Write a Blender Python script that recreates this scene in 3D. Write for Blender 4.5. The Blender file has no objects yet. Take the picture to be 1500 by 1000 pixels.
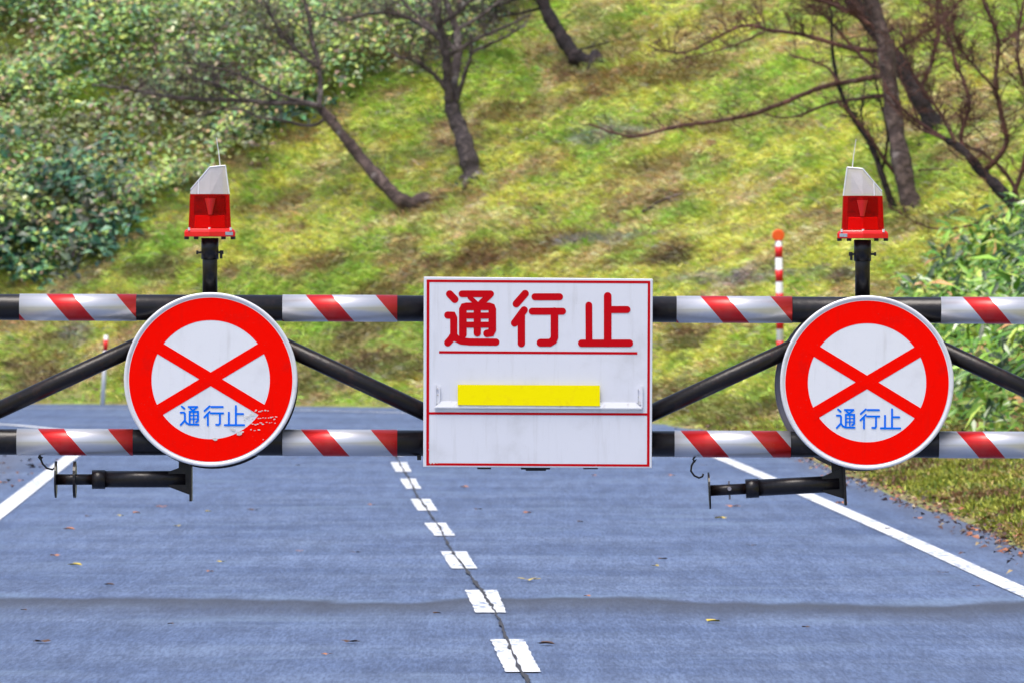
import bpy, math, random
import numpy as np
from mathutils import Vector
random.seed(7); RNG = np.random.default_rng(11)
C = bpy.context.scene.collection
scene = bpy.context.scene

# ------------------------------------------------------------ camera
FPX = 12500.0; CAMH = 1.5; PITCH = math.atan(100/FPX)
cam = bpy.data.cameras.new('camera'); cam_ob = bpy.data.objects.new('camera', cam); C.objects.link(cam_ob)
cam_ob.location = (0, 0, CAMH); cam_ob.rotation_euler = (math.radians(90)-PITCH, 0, 0)
cam.sensor_width = 36; cam.lens = 36*FPX/1500; cam.clip_start = 0.5; cam.clip_end = 2000
cam.dof.use_dof = True; cam.dof.focus_distance = 30.0; cam.dof.aperture_fstop = 17.5
scene.camera = cam_ob
# ------------------------------------------------------------ sky and sun (overcast)
SUN_EL, SUN_AZ = math.radians(72), math.radians(215)      # azimuth clockwise from +Y : behind the camera, a little left
w = bpy.data.worlds.new('World'); scene.world = w; w.use_nodes = True
nt = w.node_tree; bg = nt.nodes['Background']
sky = nt.nodes.new('ShaderNodeTexSky'); sky.sky_type = 'NISHITA'; sky.sun_disc = False
sky.sun_elevation = SUN_EL; sky.sun_rotation = SUN_AZ; sky.air_density = 1.0; sky.dust_density = 4.0
nt.links.new(sky.outputs[0], bg.inputs[0]); bg.inputs[1].default_value = 0.10
sl = bpy.data.lights.new('sun', 'SUN'); sl.energy = 1.5; sl.angle = math.radians(32); sl.color = (1, .95, .88)
so = bpy.data.objects.new('sun', sl); C.objects.link(so)
sdir = Vector((math.sin(SUN_AZ)*math.cos(SUN_EL), math.cos(SUN_AZ)*math.cos(SUN_EL), math.sin(SUN_EL)))
so.rotation_euler = sdir.to_track_quat('Z', 'Y').to_euler(); so.location = (0, -5, 30)
scene.view_settings.view_transform = 'Standard'; scene.view_settings.look = 'None'
scene.view_settings.exposure = 1.1; scene.view_settings.gamma = 1

# ------------------------------------------------------------ pixel <-> world
cp, sp = math.cos(PITCH), math.sin(PITCH)
def ray(x, y):
    a = (x-750)/FPX; b = (500-y)/FPX
    return a, cp + b*sp, b*cp - sp            # X, Y, Z components
def P(x, y, D):
    a, b, c = ray(x, y); return Vector((a*D/b, D, CAMH + c*D/b))
GD = 30.0
def G(x, y, dy=0.0):
    v = P(x, y, GD); v.y += dy; return v
PX = GD/FPX                                   # metres per photo pixel at the gate
def road_pt(x, y):
    a, b, c = ray(x, y); t = -CAMH/c; return (a*t, b*t)

# ------------------------------------------------------------ noise
class Noise2:
    def __init__(s, seed): s.t = np.random.default_rng(seed).random((256, 256))
    def __call__(s, x, y):
        x = np.asarray(x, float); y = np.asarray(y, float)
        xi = np.floor(x).astype(int); yi = np.floor(y).astype(int); fx = x-xi; fy = y-yi
        fx = fx*fx*(3-2*fx); fy = fy*fy*(3-2*fy)
        a = s.t[xi % 256, yi % 256]; b = s.t[(xi+1) % 256, yi % 256]
        c = s.t[xi % 256, (yi+1) % 256]; d = s.t[(xi+1) % 256, (yi+1) % 256]
        return (a*(1-fx)+b*fx)*(1-fy)+(c*(1-fx)+d*fx)*fy
    def fbm(s, x, y, o=4):
        r = 0; a = .5; n = 0
        for i in range(o):
            r = r + a*s(x*2**i+i*17.3, y*2**i+i*5.1); n += a; a *= .55
        return r/n
N1, N2, N3 = Noise2(1), Noise2(2), Noise2(3)

# ------------------------------------------------------------ terrain function
foot_px = [(1500, 805), (1400, 757), (1300, 718), (1240, 693), (1150, 656), (1050, 632), (960, 619), (800, 606), (620, 597), (400, 594), (190, 592), (0, 591)]
foot = [(4.0, -60.0), (3.5, 0.0), (3.1, 25.0)] + [road_pt(*p) for p in foot_px] + [(-12, 99.5), (-30, 101), (-400, 104)]
foot = np.array(foot)
def foot_d(X, Y):
    X = np.asarray(X, float); Y = np.asarray(Y, float)
    best = np.full(X.shape, 1e9); inside = np.zeros(X.shape, bool)
    for (ax, ay), (bx, by) in zip(foot[:-1], foot[1:]):
        vx, vy = bx-ax, by-ay; L = vx*vx+vy*vy
        t = np.clip(((X-ax)*vx+(Y-ay)*vy)/L, 0, 1)
        best = np.minimum(best, np.hypot(X-ax-t*vx, Y-ay-t*vy))
    poly = np.vstack([foot, [(-400, -60)]])
    n = len(poly)
    for i in range(n):
        ax, ay = poly[i]; bx, by = poly[(i+1) % n]
        if ay == by: continue
        cond = ((ay > Y) != (by > Y)) & (X < (bx-ax)*(Y-ay)/(by-ay)+ax)
        inside ^= cond
    return np.where(inside, -best, best)
def hump(X, Y):
    e = 39.1 - .09*np.asarray(X)                          # crest of the ridge across the road
    t = (e-np.asarray(Y))
    up = np.where(t > 0, np.clip(1-t/2.6, 0, 1)**1.6, np.clip(1+t/3.5, 0, 1)**2)
    return .003*up
def lineL(Y): return -2.02 - .0225*(np.asarray(Y)-0)      # left edge line (straight part)
def in_road(X, Y, d): return (d < .12) & ((X > lineL(Y)-1.9) | (Y > 79.5))
def sstep(a, b, x): t = np.clip((x-a)/(b-a), 0, 1); return t*t*(3-2*t)
def terrain_raw(X, Y):
    d = foot_d(X, Y)
    far = sstep(72, 90, Y)
    wv = 1.6*(1-far)+.25*far
    g = np.clip(d, 0, wv)*(.13*(1-far)+.2*far)
    s = np.clip(d-wv, 0, None)
    slope = .55*(1-far)+.72*far
    hill = slope*s*(1-.004*np.clip(s, 0, 60))
    hill = 16*np.tanh(hill/16)
    amp = np.clip(d/1.5, 0, 1)
    nz = (N1.fbm(X*.45, Y*.45, 4)-.5)*.55*amp + (N2.fbm(X*1.7, Y*1.7, 3)-.5)*.2*amp
    # terraces / small scarps crossing the slope
    tt = N3.fbm(X*.12+3, hill*1.3+X*.06, 2)
    nz = nz + (tt-.5)*.35*amp*far
    road = in_road(X, Y, d)
    base = np.where(road, hump(X, Y)-.04*np.clip(-d/.3, 0, 1), .02)
    base = np.where(d > 0, .012, base)
    leftg = (~road) & (d <= 0)
    base = np.where(leftg, -.01+.1*np.clip(lineL(Y)-1.9-X, 0, 2)*(Y < 79.5), base)
    return base+g+hill+nz*np.where(d > 0, 1, 0)
GX = np.concatenate([[-420, -300, -200, -120, -80, -55], np.arange(-36, 36.01, .3), [45, 60, 90, 140, 220, 300, 420]])
GY = np.concatenate([[-300, -150, -60], np.arange(-30, 40, 3.0), np.arange(40, 80, .5), np.arange(80, 135, .3), np.arange(135, 170, 2.5), [180, 220, 300, 420]])
GXX, GYY = np.meshgrid(GX, GY, indexing='ij')
GH = terrain_raw(GXX, GYY)
def H(X, Y):
    X = np.asarray(X, float); Y = np.asarray(Y, float)
    i = np.clip(np.searchsorted(GX, X)-1, 0, len(GX)-2); j = np.clip(np.searchsorted(GY, Y)-1, 0, len(GY)-2)
    fx = (X-GX[i])/(GX[i+1]-GX[i]); fy = (Y-GY[j])/(GY[j+1]-GY[j])
    return (GH[i, j]*(1-fx)+GH[i+1, j]*fx)*(1-fy)+(GH[i, j+1]*(1-fx)+GH[i+1, j+1]*fx)*fy
def hits(xs, ys, y0=42, y1=150, n=700):
    """points where photo pixels meet the terrain"""
    xs = np.asarray(xs, float); ys = np.asarray(ys, float)
    out = np.zeros((len(xs), 3))
    D = np.linspace(y0, y1, n)
    for s in range(0, len(xs), 4000):
        a = (xs[s:s+4000]-750)/FPX; b = (500-ys[s:s+4000])/FPX
        ry = cp+b*sp; rz = b*cp-sp
        XX = (a/ry)[:, None]*D; ZZ = CAMH+(rz/ry)[:, None]*D
        below = ZZ < H(XX, np.broadcast_to(D, XX.shape))
        k = np.where(below.any(1), below.argmax(1), n-1)
        Dk = D[k]
        out[s:s+4000] = np.stack([a/ry*Dk, Dk, CAMH+rz/ry*Dk], 1)
    return out
def hit(x, y):
    h = hits([x], [y], n=4000)[0]; return Vector((h[0], h[1], float(H(h[0], h[1]))))

# ------------------------------------------------------------ materials
def newmat(name):
    m = bpy.data.materials.new(name); m.use_nodes = True
    return m, m.node_tree.nodes, m.node_tree.links, m.node_tree.nodes['Principled BSDF']
def mixn(nodes, links, fac, a, b, blend='MIX'):
    n = nodes.new('ShaderNodeMix'); n.data_type = 'RGBA'; n.blend_type = blend
    for k, v in (('Factor', fac), ('A', a), ('B', b)):
        s = [i for i in n.inputs if i.name == k and i.type in (('VALUE',) if k == 'Factor' else ('RGBA',))][0]
        if hasattr(v, 'is_linked'): links.new(v, s)
        else: s.default_value = v if k == 'Factor' else (*v, 1)
    return [o for o in n.outputs if o.type == 'RGBA'][0]
def math_(nodes, links, op, a, b=None, c=None):
    n = nodes.new('ShaderNodeMath'); n.operation = op
    for i, v in enumerate((a, b, c)):
        if v is None: continue
        if hasattr(v, 'is_linked'): links.new(v, n.inputs[i])
        else: n.inputs[i].default_value = v
    return n.outputs[0]
def noise_(nodes, links, scale, detail=4, vec=None, rough=.6):
    n = nodes.new('ShaderNodeTexNoise'); n.inputs['Scale'].default_value = scale; n.inputs['Detail'].default_value = detail
    n.inputs['Roughness'].default_value = rough
    if vec is None:
        t = nodes.new('ShaderNodeTexCoord'); vec = t.outputs['Object']
    links.new(vec, n.inputs['Vector']); return n.outputs['Fac']
def ramp_(nodes, links, f, a, b):
    n = nodes.new('ShaderNodeMapRange'); n.interpolation_type = 'SMOOTHSTEP'
    n.inputs[1].default_value = a; n.inputs[2].default_value = b; links.new(f, n.inputs[0]); return n.outputs[0]
def simple(name, col, rough=.5, metal=0, dirt=None, amt=.4, scale=25, bump=0.0, lo=.5, hi=.75, coat=0, spec=.5):
    m, n, l, b = newmat(name)
    b.inputs['Roughness'].default_value = rough; b.inputs['Metallic'].default_value = metal
    b.inputs['Coat Weight'].default_value = coat
    b.inputs['Specular IOR Level'].default_value = spec
    dirt = dirt or tuple(c*.45 for c in col)
    f = noise_(n, l, scale, 6)
    r = ramp_(n, l, f, lo, hi); k = math_(n, l, 'MULTIPLY', r, amt)
    l.new(mixn(n, l, k, col, dirt), b.inputs['Base Color'])
    if bump:
        bn = n.new('ShaderNodeBump'); bn.inputs['Strength'].default_value = bump; bn.inputs['Distance'].default_value = .01
        l.new(f, bn.inputs['Height']); l.new(bn.outputs[0], b.inputs['Normal'])
    return m
M = {}
M['black_paint'] = simple('black_paint', (.008, .0065, .008), .33, 0, (.035, .022, .02), .5, 40, .15, spec=.38)
M['rust_paint'] = simple('rust_paint', (.009, .006, .006), .36, 0, (.05, .02, .014), .6, 30, .2, spec=.4)
M['sign_white'] = simple('sign_white', (.78, .79, .84), .4, 0, (.60, .60, .64), .35, 9, 0, spec=.12)
M['board_white'] = simple('board_white', (.73, .74, .81), .42, 0, (.50, .50, .52), .5, 5, 0, .5, .8, spec=.12)
M['sign_red'] = simple('sign_red', (1.0, .003, .0), .42, 0, (.75, .006, .004), .6, 12, spec=.03)
M['letter_red'] = simple('letter_red', (.55, .004, .010), .45, 0, (.42, .01, .012), .6, 15, spec=.03)
M['letter_blue'] = simple('letter_blue', (.002, .17, .88), .45, 0, (.01, .2, .8), .6, 60, spec=.03)
M['yellow_tape'] = simple('yellow_tape', (1.0, .86, .002), .5, 0, (.9, .7, .01), .6, 30, spec=.03)
M['rim_metal'] = simple('rim_metal', (.78, .78, .82), .35, .2, (.5, .5, .5), .5, 20)
M['back_metal'] = simple('back_metal', (.26, .25, .29), .5, 0, (.05, .045, .05), .6, 12)
M['back_metal_dark'] = simple('back_metal_dark', (.03, .028, .032), .5, .2, (.015, .015, .015), .6, 12)
M['lamp_base'] = simple('lamp_base', (.80, .008, .008), .3, 0, (.5, .01, .01), .5, 50)
M['lamp_inner'] = simple('lamp_inner', (.30, .004, .010), .5, 0, (.12, .002, .004), .8, 40)
M['lamp_core'] = simple('lamp_core', (1.0, .012, .004), .4, 0, (.9, .006, .004), .5, 30)
M['tray_white'] = simple('tray_white', (.80, .80, .84), .35, .1, (.55, .5, .45), .6, 60)
M['peel'] = simple('peel', (.62, .60, .58), .6, 0, (.35, .3, .28), .7, 120)
M['sticker'] = simple('sticker', (.35, .42, .48), .4, 0, (.1, .12, .15), .9, 150)
M['solar'] = simple('solar', (.55, .55, .60), .3, .1, (.35, .3, .3), .6, 30)
M['reflector_orange'] = simple('reflector_orange', (.95, .12, .01), .35, 0, (.8, .08, .01), .5, 60)
M['pole_red'] = simple('pole_red', (.75, .01, .01), .45, 0, (.5, .02, .02), .5, 20)
M['pole_white'] = simple('pole_white', (.75, .75, .76), .45, 0, (.5, .48, .45), .5, 20)
M['crack'] = simple('crack', (.035, .035, .045), .8)
def lens_mat(name, col, rough, trans):
    m, n, l, b = newmat(name)
    b.inputs['Base Color'].default_value = (*col, 1); b.inputs['Roughness'].default_value = rough
    b.inputs['Transmission Weight'].default_value = trans; b.inputs['IOR'].default_value = 1.2
    f = noise_(n, l, 60, 4); bn = n.new('ShaderNodeBump'); bn.inputs['Strength'].default_value = .3; bn.inputs['Distance'].default_value = .004
    l.new(f, bn.inputs['Height']); l.new(bn.outputs[0], b.inputs['Normal'])
    return m
M['red_lens'] = lens_mat('red_lens', (.85, .003, .010), .08, .93)
M['clear_lens'] = lens_mat('clear_lens', (.85, .80, .79), .22, .6)
for k in ('sign_white', 'board_white', 'sign_red'):
    m = M[k]; n = m.node_tree.nodes; l = m.node_tree.links; b = n['Principled BSDF']
    old = b.inputs['Base Color'].links[0].from_socket
    tc = n.new('ShaderNodeTexCoord'); mp = n.new('ShaderNodeMapping'); mp.inputs['Scale'].default_value = (26, 1, 2.2); l.new(tc.outputs['Object'], mp.inputs[0])
    r1 = ramp_(n, l, noise_(n, l, 1.0, 5, mp.outputs[0], .7), .52, .78); r2 = ramp_(n, l, noise_(n, l, 260, 4), .66, .72)
    c = mixn(n, l, math_(n, l, 'MULTIPLY', r1, .22), old, (.6, .01, .006) if k == 'sign_red' else (.36, .34, .32))
    c = mixn(n, l, math_(n, l, 'MULTIPLY', r2, .45), c, (.22, .20, .18)); l.new(c, b.inputs['Base Color'])
# striped reflective sleeve
m, n, l, b = newmat('reflective_sheet'); M['sleeve'] = m
tc = n.new('ShaderNodeTexCoord'); sx = n.new('ShaderNodeSeparateXYZ'); l.new(tc.outputs['Object'], sx.inputs[0])
xs = math_(n, l, 'ADD', sx.outputs[0], math_(n, l, 'MULTIPLY', sx.outputs[2], .86))
wob = noise_(n, l, 30, 2)
xs = math_(n, l, 'ADD', xs, math_(n, l, 'MULTIPLY', wob, .002))
fr = math_(n, l, 'FRACT', math_(n, l, 'ADD', math_(n, l, 'DIVIDE', xs, .245), .5))
fr = math_(n, l, 'ABSOLUTE', math_(n, l, 'SUBTRACT', fr, .5))
st = math_(n, l, 'LESS_THAN', fr, .186)
mp = n.new('ShaderNodeMapping'); mp.inputs['Scale'].default_value = (1.2, 6, 90); l.new(tc.outputs['Object'], mp.inputs[0])
streak = ramp_(n, l, noise_(n, l, 1, 4, mp.outputs[0]), .5, .75)
spots = ramp_(n, l, noise_(n, l, 90, 5), .68, .74)
white = mixn(n, l, math_(n, l, 'MULTIPLY', streak, .35), (.64, .64, .68), (.26, .25, .27))
red = mixn(n, l, math_(n, l, 'MULTIPLY', streak, .4), (.66, .016, .018), (.40, .02, .02))
fade = ramp_(n, l, noise_(n, l, 7, 5), .50, .66)
red = mixn(n, l, math_(n, l, 'MULTIPLY', fade, .25), red, (.56, .12, .10))
red = mixn(n, l, math_(n, l, 'MULTIPLY', spots, .5), red, (.55, .35, .35))
colr = mixn(n, l, st, white, red)
colr = mixn(n, l, math_(n, l, 'MULTIPLY', spots, .25), colr, (.1, .08, .07))
l.new(colr, b.inputs['Base Color']); b.inputs['Roughness'].default_value = .33; b.inputs['Metallic'].default_value = .55
# asphalt
m, n, l, b = newmat('asphalt'); M['asphalt'] = m
tc = n.new('ShaderNodeTexCoord'); O = tc.outputs['Object']
big = ramp_(n, l, noise_(n, l, .35, 4, O), .35, .7)
mp = n.new('ShaderNodeMapping'); mp.inputs['Scale'].default_value = (.5, .5, 1); l.new(O, mp.inputs[0])
med = ramp_(n, l, noise_(n, l, 2.2, 5, mp.outputs[0]), .35, .68)
fine = ramp_(n, l, noise_(n, l, 38, 6, O, .8), .35, .68)
grit = ramp_(n, l, noise_(n, l, 230, 3, O, .8), .4, .65)
mpx = n.new('ShaderNodeMapping'); mpx.inputs['Scale'].default_value = (1, .05, 1); l.new(O, mpx.inputs[0])
spk = ramp_(n, l, noise_(n, l, 70, 5, mpx.outputs[0], .8), .38, .62)
blo = ramp_(n, l, noise_(n, l, 9, 5, mpx.outputs[0], .8), .36, .64)
mpy = n.new('ShaderNodeMapping'); mpy.inputs['Scale'].default_value = (.35, .5, 1); l.new(O, mpy.inputs[0])
sme = ramp_(n, l, noise_(n, l, 1.7, 5, mpy.outputs[0], .7), .52, .72)
c = mixn(n, l, big, (.044, .078, .180), (.068, .112, .235))
c = mixn(n, l, math_(n, l, 'MULTIPLY', med, .45), c, (.135, .185, .29))
c = mixn(n, l, math_(n, l, 'MULTIPLY', fine, .5), c, (.055, .08, .16))
c = mixn(n, l, math_(n, l, 'MULTIPLY', grit, .3), c, (.20, .25, .35))
c = mixn(n, l, spk, (.45, .45, .47), (1.6, 1.55, 1.5), 'MIX') and mixn(n, l, 1.0, c, mixn(n, l, spk, (.70, .72, .76), (1.28, 1.25, 1.22)), 'MULTIPLY')
c = mixn(n, l, 1.0, c, mixn(n, l, blo, (.80, .80, .82), (1.18, 1.18, 1.16)), 'MULTIPLY')
mpz = n.new('ShaderNodeMapping'); mpz.inputs['Scale'].default_value = (.10, .55, 1); l.new(O, mpz.inputs[0])
bnd = ramp_(n, l, noise_(n, l, 1.0, 4, mpz.outputs[0], .6), .36, .62)
c = mixn(n, l, 1.0, c, mixn(n, l, bnd, (.88, .90, .93), (1.13, 1.12, 1.10)), 'MULTIPLY')
c = mixn(n, l, math_(n, l, 'MULTIPLY', sme, .5), c, (.15, .22, .33))
# shade on the near side of the road ridge, painted into the asphalt colour
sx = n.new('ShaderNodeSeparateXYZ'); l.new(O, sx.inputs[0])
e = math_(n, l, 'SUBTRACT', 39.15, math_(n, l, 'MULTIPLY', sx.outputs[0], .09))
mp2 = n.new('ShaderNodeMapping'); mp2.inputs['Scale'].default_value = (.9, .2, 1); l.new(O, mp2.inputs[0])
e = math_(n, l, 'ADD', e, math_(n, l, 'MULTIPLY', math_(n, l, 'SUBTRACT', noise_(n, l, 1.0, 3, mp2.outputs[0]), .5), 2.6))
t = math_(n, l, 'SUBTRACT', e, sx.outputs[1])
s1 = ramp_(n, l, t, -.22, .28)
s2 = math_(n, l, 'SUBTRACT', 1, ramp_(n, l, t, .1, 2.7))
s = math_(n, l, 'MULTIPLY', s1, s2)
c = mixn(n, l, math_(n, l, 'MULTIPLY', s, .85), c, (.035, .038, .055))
lip = math_(n, l, 'MULTIPLY', ramp_(n, l, t, -.9, -.15), math_(n, l, 'SUBTRACT', 1, s1)); lip = math_(n, l, 'MULTIPLY', lip, ramp_(n, l, noise_(n, l, 1.6, 4, mp2.outputs[0]), .42, .62))
c = mixn(n, l, math_(n, l, 'MULTIPLY', lip, .35), c, (.16, .24, .36))
# brownish dirt on the shoulders, left of the edge line
sh = math_(n, l, 'ADD', sx.outputs[0], math_(n, l, 'MULTIPLY', sx.outputs[1], .0225))
shl = math_(n, l, 'SUBTRACT', 1, ramp_(n, l, sh, -2.5, -2.1))
shr = ramp_(n, l, math_(n, l, 'ADD', sx.outputs[0], math_(n, l, 'MULTIPLY', sx.outputs[1], .0157)), 3.1, 3.6)
shm = math_(n, l, 'MULTIPLY', math_(n, l, 'ADD', shl, shr), math_(n, l, 'SUBTRACT', 1, ramp_(n, l, sx.outputs[1], 74, 79)))
c = mixn(n, l, math_(n, l, 'MULTIPLY', shm, .45), c, (.11, .11, .13))
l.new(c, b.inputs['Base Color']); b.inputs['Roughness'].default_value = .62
bn = n.new('ShaderNodeBump'); bn.inputs['Strength'].default_value = .5; bn.inputs['Distance'].default_value = .004
l.new(fine, bn.inputs['Height']); l.new(bn.outputs[0], b.inputs['Normal'])
# worn line paint
m, n, l, b = newmat('road_paint'); M['paint'] = m
tc = n.new('ShaderNodeTexCoord'); O = tc.outputs['Object']
mp = n.new('ShaderNodeMapping'); mp.inputs['Scale'].default_value = (1, .2, 1); l.new(O, mp.inputs[0])
wr = ramp_(n, l, noise_(n, l, 26, 6, mp.outputs[0], .75), .44, .60)
wr2 = ramp_(n, l, noise_(n, l, 120, 4, O), .6, .7)
wm = ramp_(n, l, noise_(n, l, 1.1, 3, O), .42, .62)
wr = math_(n, l, 'MULTIPLY', wr, math_(n, l, 'ADD', .25, math_(n, l, 'MULTIPLY', wm, .75)))
c = mixn(n, l, math_(n, l, 'MULTIPLY', wr, .9), (.70, .72, .75), (.13, .18, .30))
c = mixn(n, l, math_(n, l, 'MULTIPLY', wr2, .3), c, (.4, .42, .5))
l.new(c, b.inputs['Base Color']); b.inputs['Roughness'].default_value = .6
# ground soil / moss
m, n, l, b = newmat('hill_ground'); M['ground'] = m
a1 = ramp_(n, l, noise_(n, l, 1.3, 6), .4, .62); a2 = ramp_(n, l, noise_(n, l, 6, 6), .4, .65)
c = mixn(n, l, a1, (.20, .24, .045), (.26, .20, .08))
c = mixn(n, l, math_(n, l, 'MULTIPLY', a2, .6), c, (.14, .13, .06))
l.new(c, b.inputs['Base Color']); b.inputs['Roughness'].default_value = .9
# foliage using a per-leaf colour attribute
def attr_mat(name, rough=.55, trans=.0, spec=.5):
    m, n, l, b = newmat(name); a = n.new('ShaderNodeAttribute'); a.attribute_name = 'leafcol'
    l.new(a.outputs['Color'], b.inputs['Base Color']); b.inputs['Roughness'].default_value = rough
    b.inputs['Specular IOR Level'].default_value = spec
    return m
M['grass'] = attr_mat('grass_blades', .6, 0, .35); M['leaf'] = attr_mat('leaves', .42, 0, .5)
def bark(name, c1, c2, c3):
    m, n, l, b = newmat(name)
    a1 = ramp_(n, l, noise_(n, l, 9, 6), .42, .62); a2 = ramp_(n, l, noise_(n, l, 3.5, 5), .56, .68)
    c = mixn(n, l, a1, c1, c2); c = mixn(n, l, a2, c, c3)
    l.new(c, b.inputs['Base Color']); b.inputs['Roughness'].default_value = .85
    bn = n.new('ShaderNodeBump'); bn.inputs['Strength'].default_value = .8; bn.inputs['Distance'].default_value = .03
    l.new(a1, bn.inputs['Height']); l.new(bn.outputs[0], b.inputs['Normal']); return m
M['bark_brown'] = bark('bark_brown', (.05, .032, .030), (.125, .085, .075), (.26, .22, .21))
M['bark_grey'] = bark('bark_grey', (.04, .030, .032), (.10, .078, .075), (.36, .33, .31))
M['bark_dark'] = bark('bark_dark', (.012, .008, .011), (.03, .018, .02), (.07, .05, .05))
M['bark_twig'] = bark('bark_twig', (.075, .055, .055), (.14, .11, .105), (.25, .22, .21))
M['bark_red'] = bark('bark_red', (.085, .036, .030), (.18, .075, .055), (.16, .10, .08))
M['rock'] = simple('rock', (.24, .24, .27), .85, 0, (.12, .10, .09), .8, 9, .5)

# ------------------------------------------------------------ mesh helpers
class MB:
    def __init__(s): s.v = []; s.f = []; s.m = []; s.mats = []
    def mi(s, mat):
        if mat not in s.mats: s.mats.append(mat)
        return s.mats.index(mat)
    def add(s, vs, fs, mat=None):
        o = len(s.v); s.v += [Vector(v) for v in vs]; k = s.mi(mat) if mat else 0
        for f in fs: s.f.append([i+o for i in f]); s.m.append(k)
    def box(s, a, b_, mat=None):
        (x0, y0, z0), (x1, y1, z1) = [[min(a[i], b_[i]) for i in range(3)], [max(a[i], b_[i]) for i in range(3)]]
        s.add([(x0, y0, z0), (x1, y0, z0), (x1, y1, z0), (x0, y1, z0), (x0, y0, z1), (x1, y0, z1), (x1, y1, z1), (x0, y1, z1)],
              [(0, 3, 2, 1), (4, 5, 6, 7), (0, 1, 5, 4), (1, 2, 6, 5), (2, 3, 7, 6), (3, 0, 4, 7)], mat)
    def slab(s, pts, th, mat=None):
        """pts: front outline (list of world points in a vertical plane), extruded by th along +Y"""
        n = len(pts); vs = list(pts)+[Vector(p)+Vector((0, th, 0)) for p in pts]
        fs = [list(range(n)), list(range(2*n-1, n-1, -1))]+[(i, i+n, (i+1) % n+n, (i+1) % n) for i in range(n)]
        s.add(vs, fs, mat)
    def tube(s, pts, rs, seg=12, mat=None, cap=True):
        pts = [Vector(p) for p in pts]
        if not hasattr(rs, '__len__'): rs = [rs]*len(pts)
        vs = []; fs = []; up = None
        for i, p in enumerate(pts):
            d = (pts[min(i+1, len(pts)-1)]-pts[max(i-1, 0)])
            if d.length < 1e-9: d = Vector((0, 0, 1))
            d.normalize()
            if up is None: up = Vector((0, 0, 1)) if abs(d.z) < .9 else Vector((0, 1, 0))
            u = d.cross(up)
            if u.length < 1e-4: u = d.orthogonal()
            u.normalize(); v = u.cross(d).normalized(); up = v
            for k in range(seg):
                a = 2*math.pi*k/seg; vs.append(p+(u*math.cos(a)+v*math.sin(a))*rs[i])
        for i in range(len(pts)-1):
            for k in range(seg):
                fs.append((i*seg+k, i*seg+(k+1) % seg, (i+1)*seg+(k+1) % seg, (i+1)*seg+k))
        if cap: fs += [list(range(seg))[::-1], [(len(pts)-1)*seg+k for k in range(seg)]]
        s.add(vs, fs, mat)
    def build(s, name, mat=None, parent=None, origin=(0, 0, 0), smooth=False, bevel=0):
        me = bpy.data.meshes.new(name); o = Vector(origin)
        me.from_pydata([v-o for v in s.v], [], s.f)
        mats = s.mats or [mat]
        for m_ in mats: me.materials.append(M[m_] if isinstance(m_, str) else m_)
        if len(mats) > 1: me.polygons.foreach_set('material_index', s.m)
        if smooth:
            me.polygons.foreach_set('use_smooth', [len(f) <= 4 for f in s.f])
        me.update()
        ob = bpy.data.objects.new(name, me); C.objects.link(ob)
        ob.location = o
        if parent is not None:
            par = parent; base = Vector((0, 0, 0))
            while par is not None: base += par.location; par = par.parent
            ob.parent = parent; ob.location = o-base
        if bevel:
            bm_ = ob.modifiers.new('bevel', 'BEVEL'); bm_.width = bevel; bm_.segments = 2; bm_.limit_method = 'ANGLE'
        return ob
def build_split(mb, name, mat, parent, origin, groups=None, **kw):
    """one object per piece; groups = list of (first vertex, last vertex) or None for connected chunks"""
    starts = groups; outs = []
    if starts is None:
        par = list(range(len(mb.v)))
        def fnd(i):
            while par[i] != i: par[i] = par[par[i]]; i = par[i]
            return i
        for f in mb.f:
            for i in f[1:]: par[fnd(i)] = fnd(f[0])
        key = [fnd(i) for i in range(len(mb.v))]
    else: key = [max(k for k, g in enumerate(starts) if g <= i) for i in range(len(mb.v))]
    for k in sorted(set(key)):
        m2 = MB(); mp = {}
        for i, kk in enumerate(key):
            if kk == k: mp[i] = len(m2.v); m2.v.append(mb.v[i])
        for f, mi_ in zip(mb.f, mb.m):
            if f[0] in mp: m2.f.append([mp[i] for i in f]); m2.m.append(mi_)
        m2.mats = list(mb.mats); outs.append(m2.build(name, mat, parent, origin, **kw))
    return outs
def tag(o, label=None, cat=None, group=None, kind=None):
    if label: o['label'] = label
    if cat: o['category'] = cat
    if group: o['group'] = group
    if kind: o['kind'] = kind
    return o
def thing(name, loc, label, cat, group=None):
    o = bpy.data.objects.new(name, None); C.objects.link(o); o.location = loc; o.empty_display_size = .1
    return tag(o, label, cat, group)
def npmesh(name, V, F4, mat, cols=None, origin=(0, 0, 0)):
    """V (n,3), F4 (m,k) faces of equal size, colour per vertex"""
    me = bpy.data.meshes.new(name); k = F4.shape[1]
    me.vertices.add(len(V)); me.vertices.foreach_set('co', (V-np.array(origin)).astype(np.float32).ravel())
    me.loops.add(F4.size); me.loops.foreach_set('vertex_index', F4.astype(np.int32).ravel())
    me.polygons.add(len(F4)); me.polygons.foreach_set('loop_start', np.arange(0, F4.size, k, dtype=np.int32))
    me.update(calc_edges=True)
    if cols is not None:
        a = me.color_attributes.new('leafcol', 'FLOAT_COLOR', 'POINT')
        a.data.foreach_set('color', np.concatenate([cols, np.ones((len(cols), 1))], 1).astype(np.float32).ravel())
    me.materials.append(M[mat]); ob = bpy.data.objects.new(name, me); C.objects.link(ob); ob.location = origin
    return ob

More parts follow.
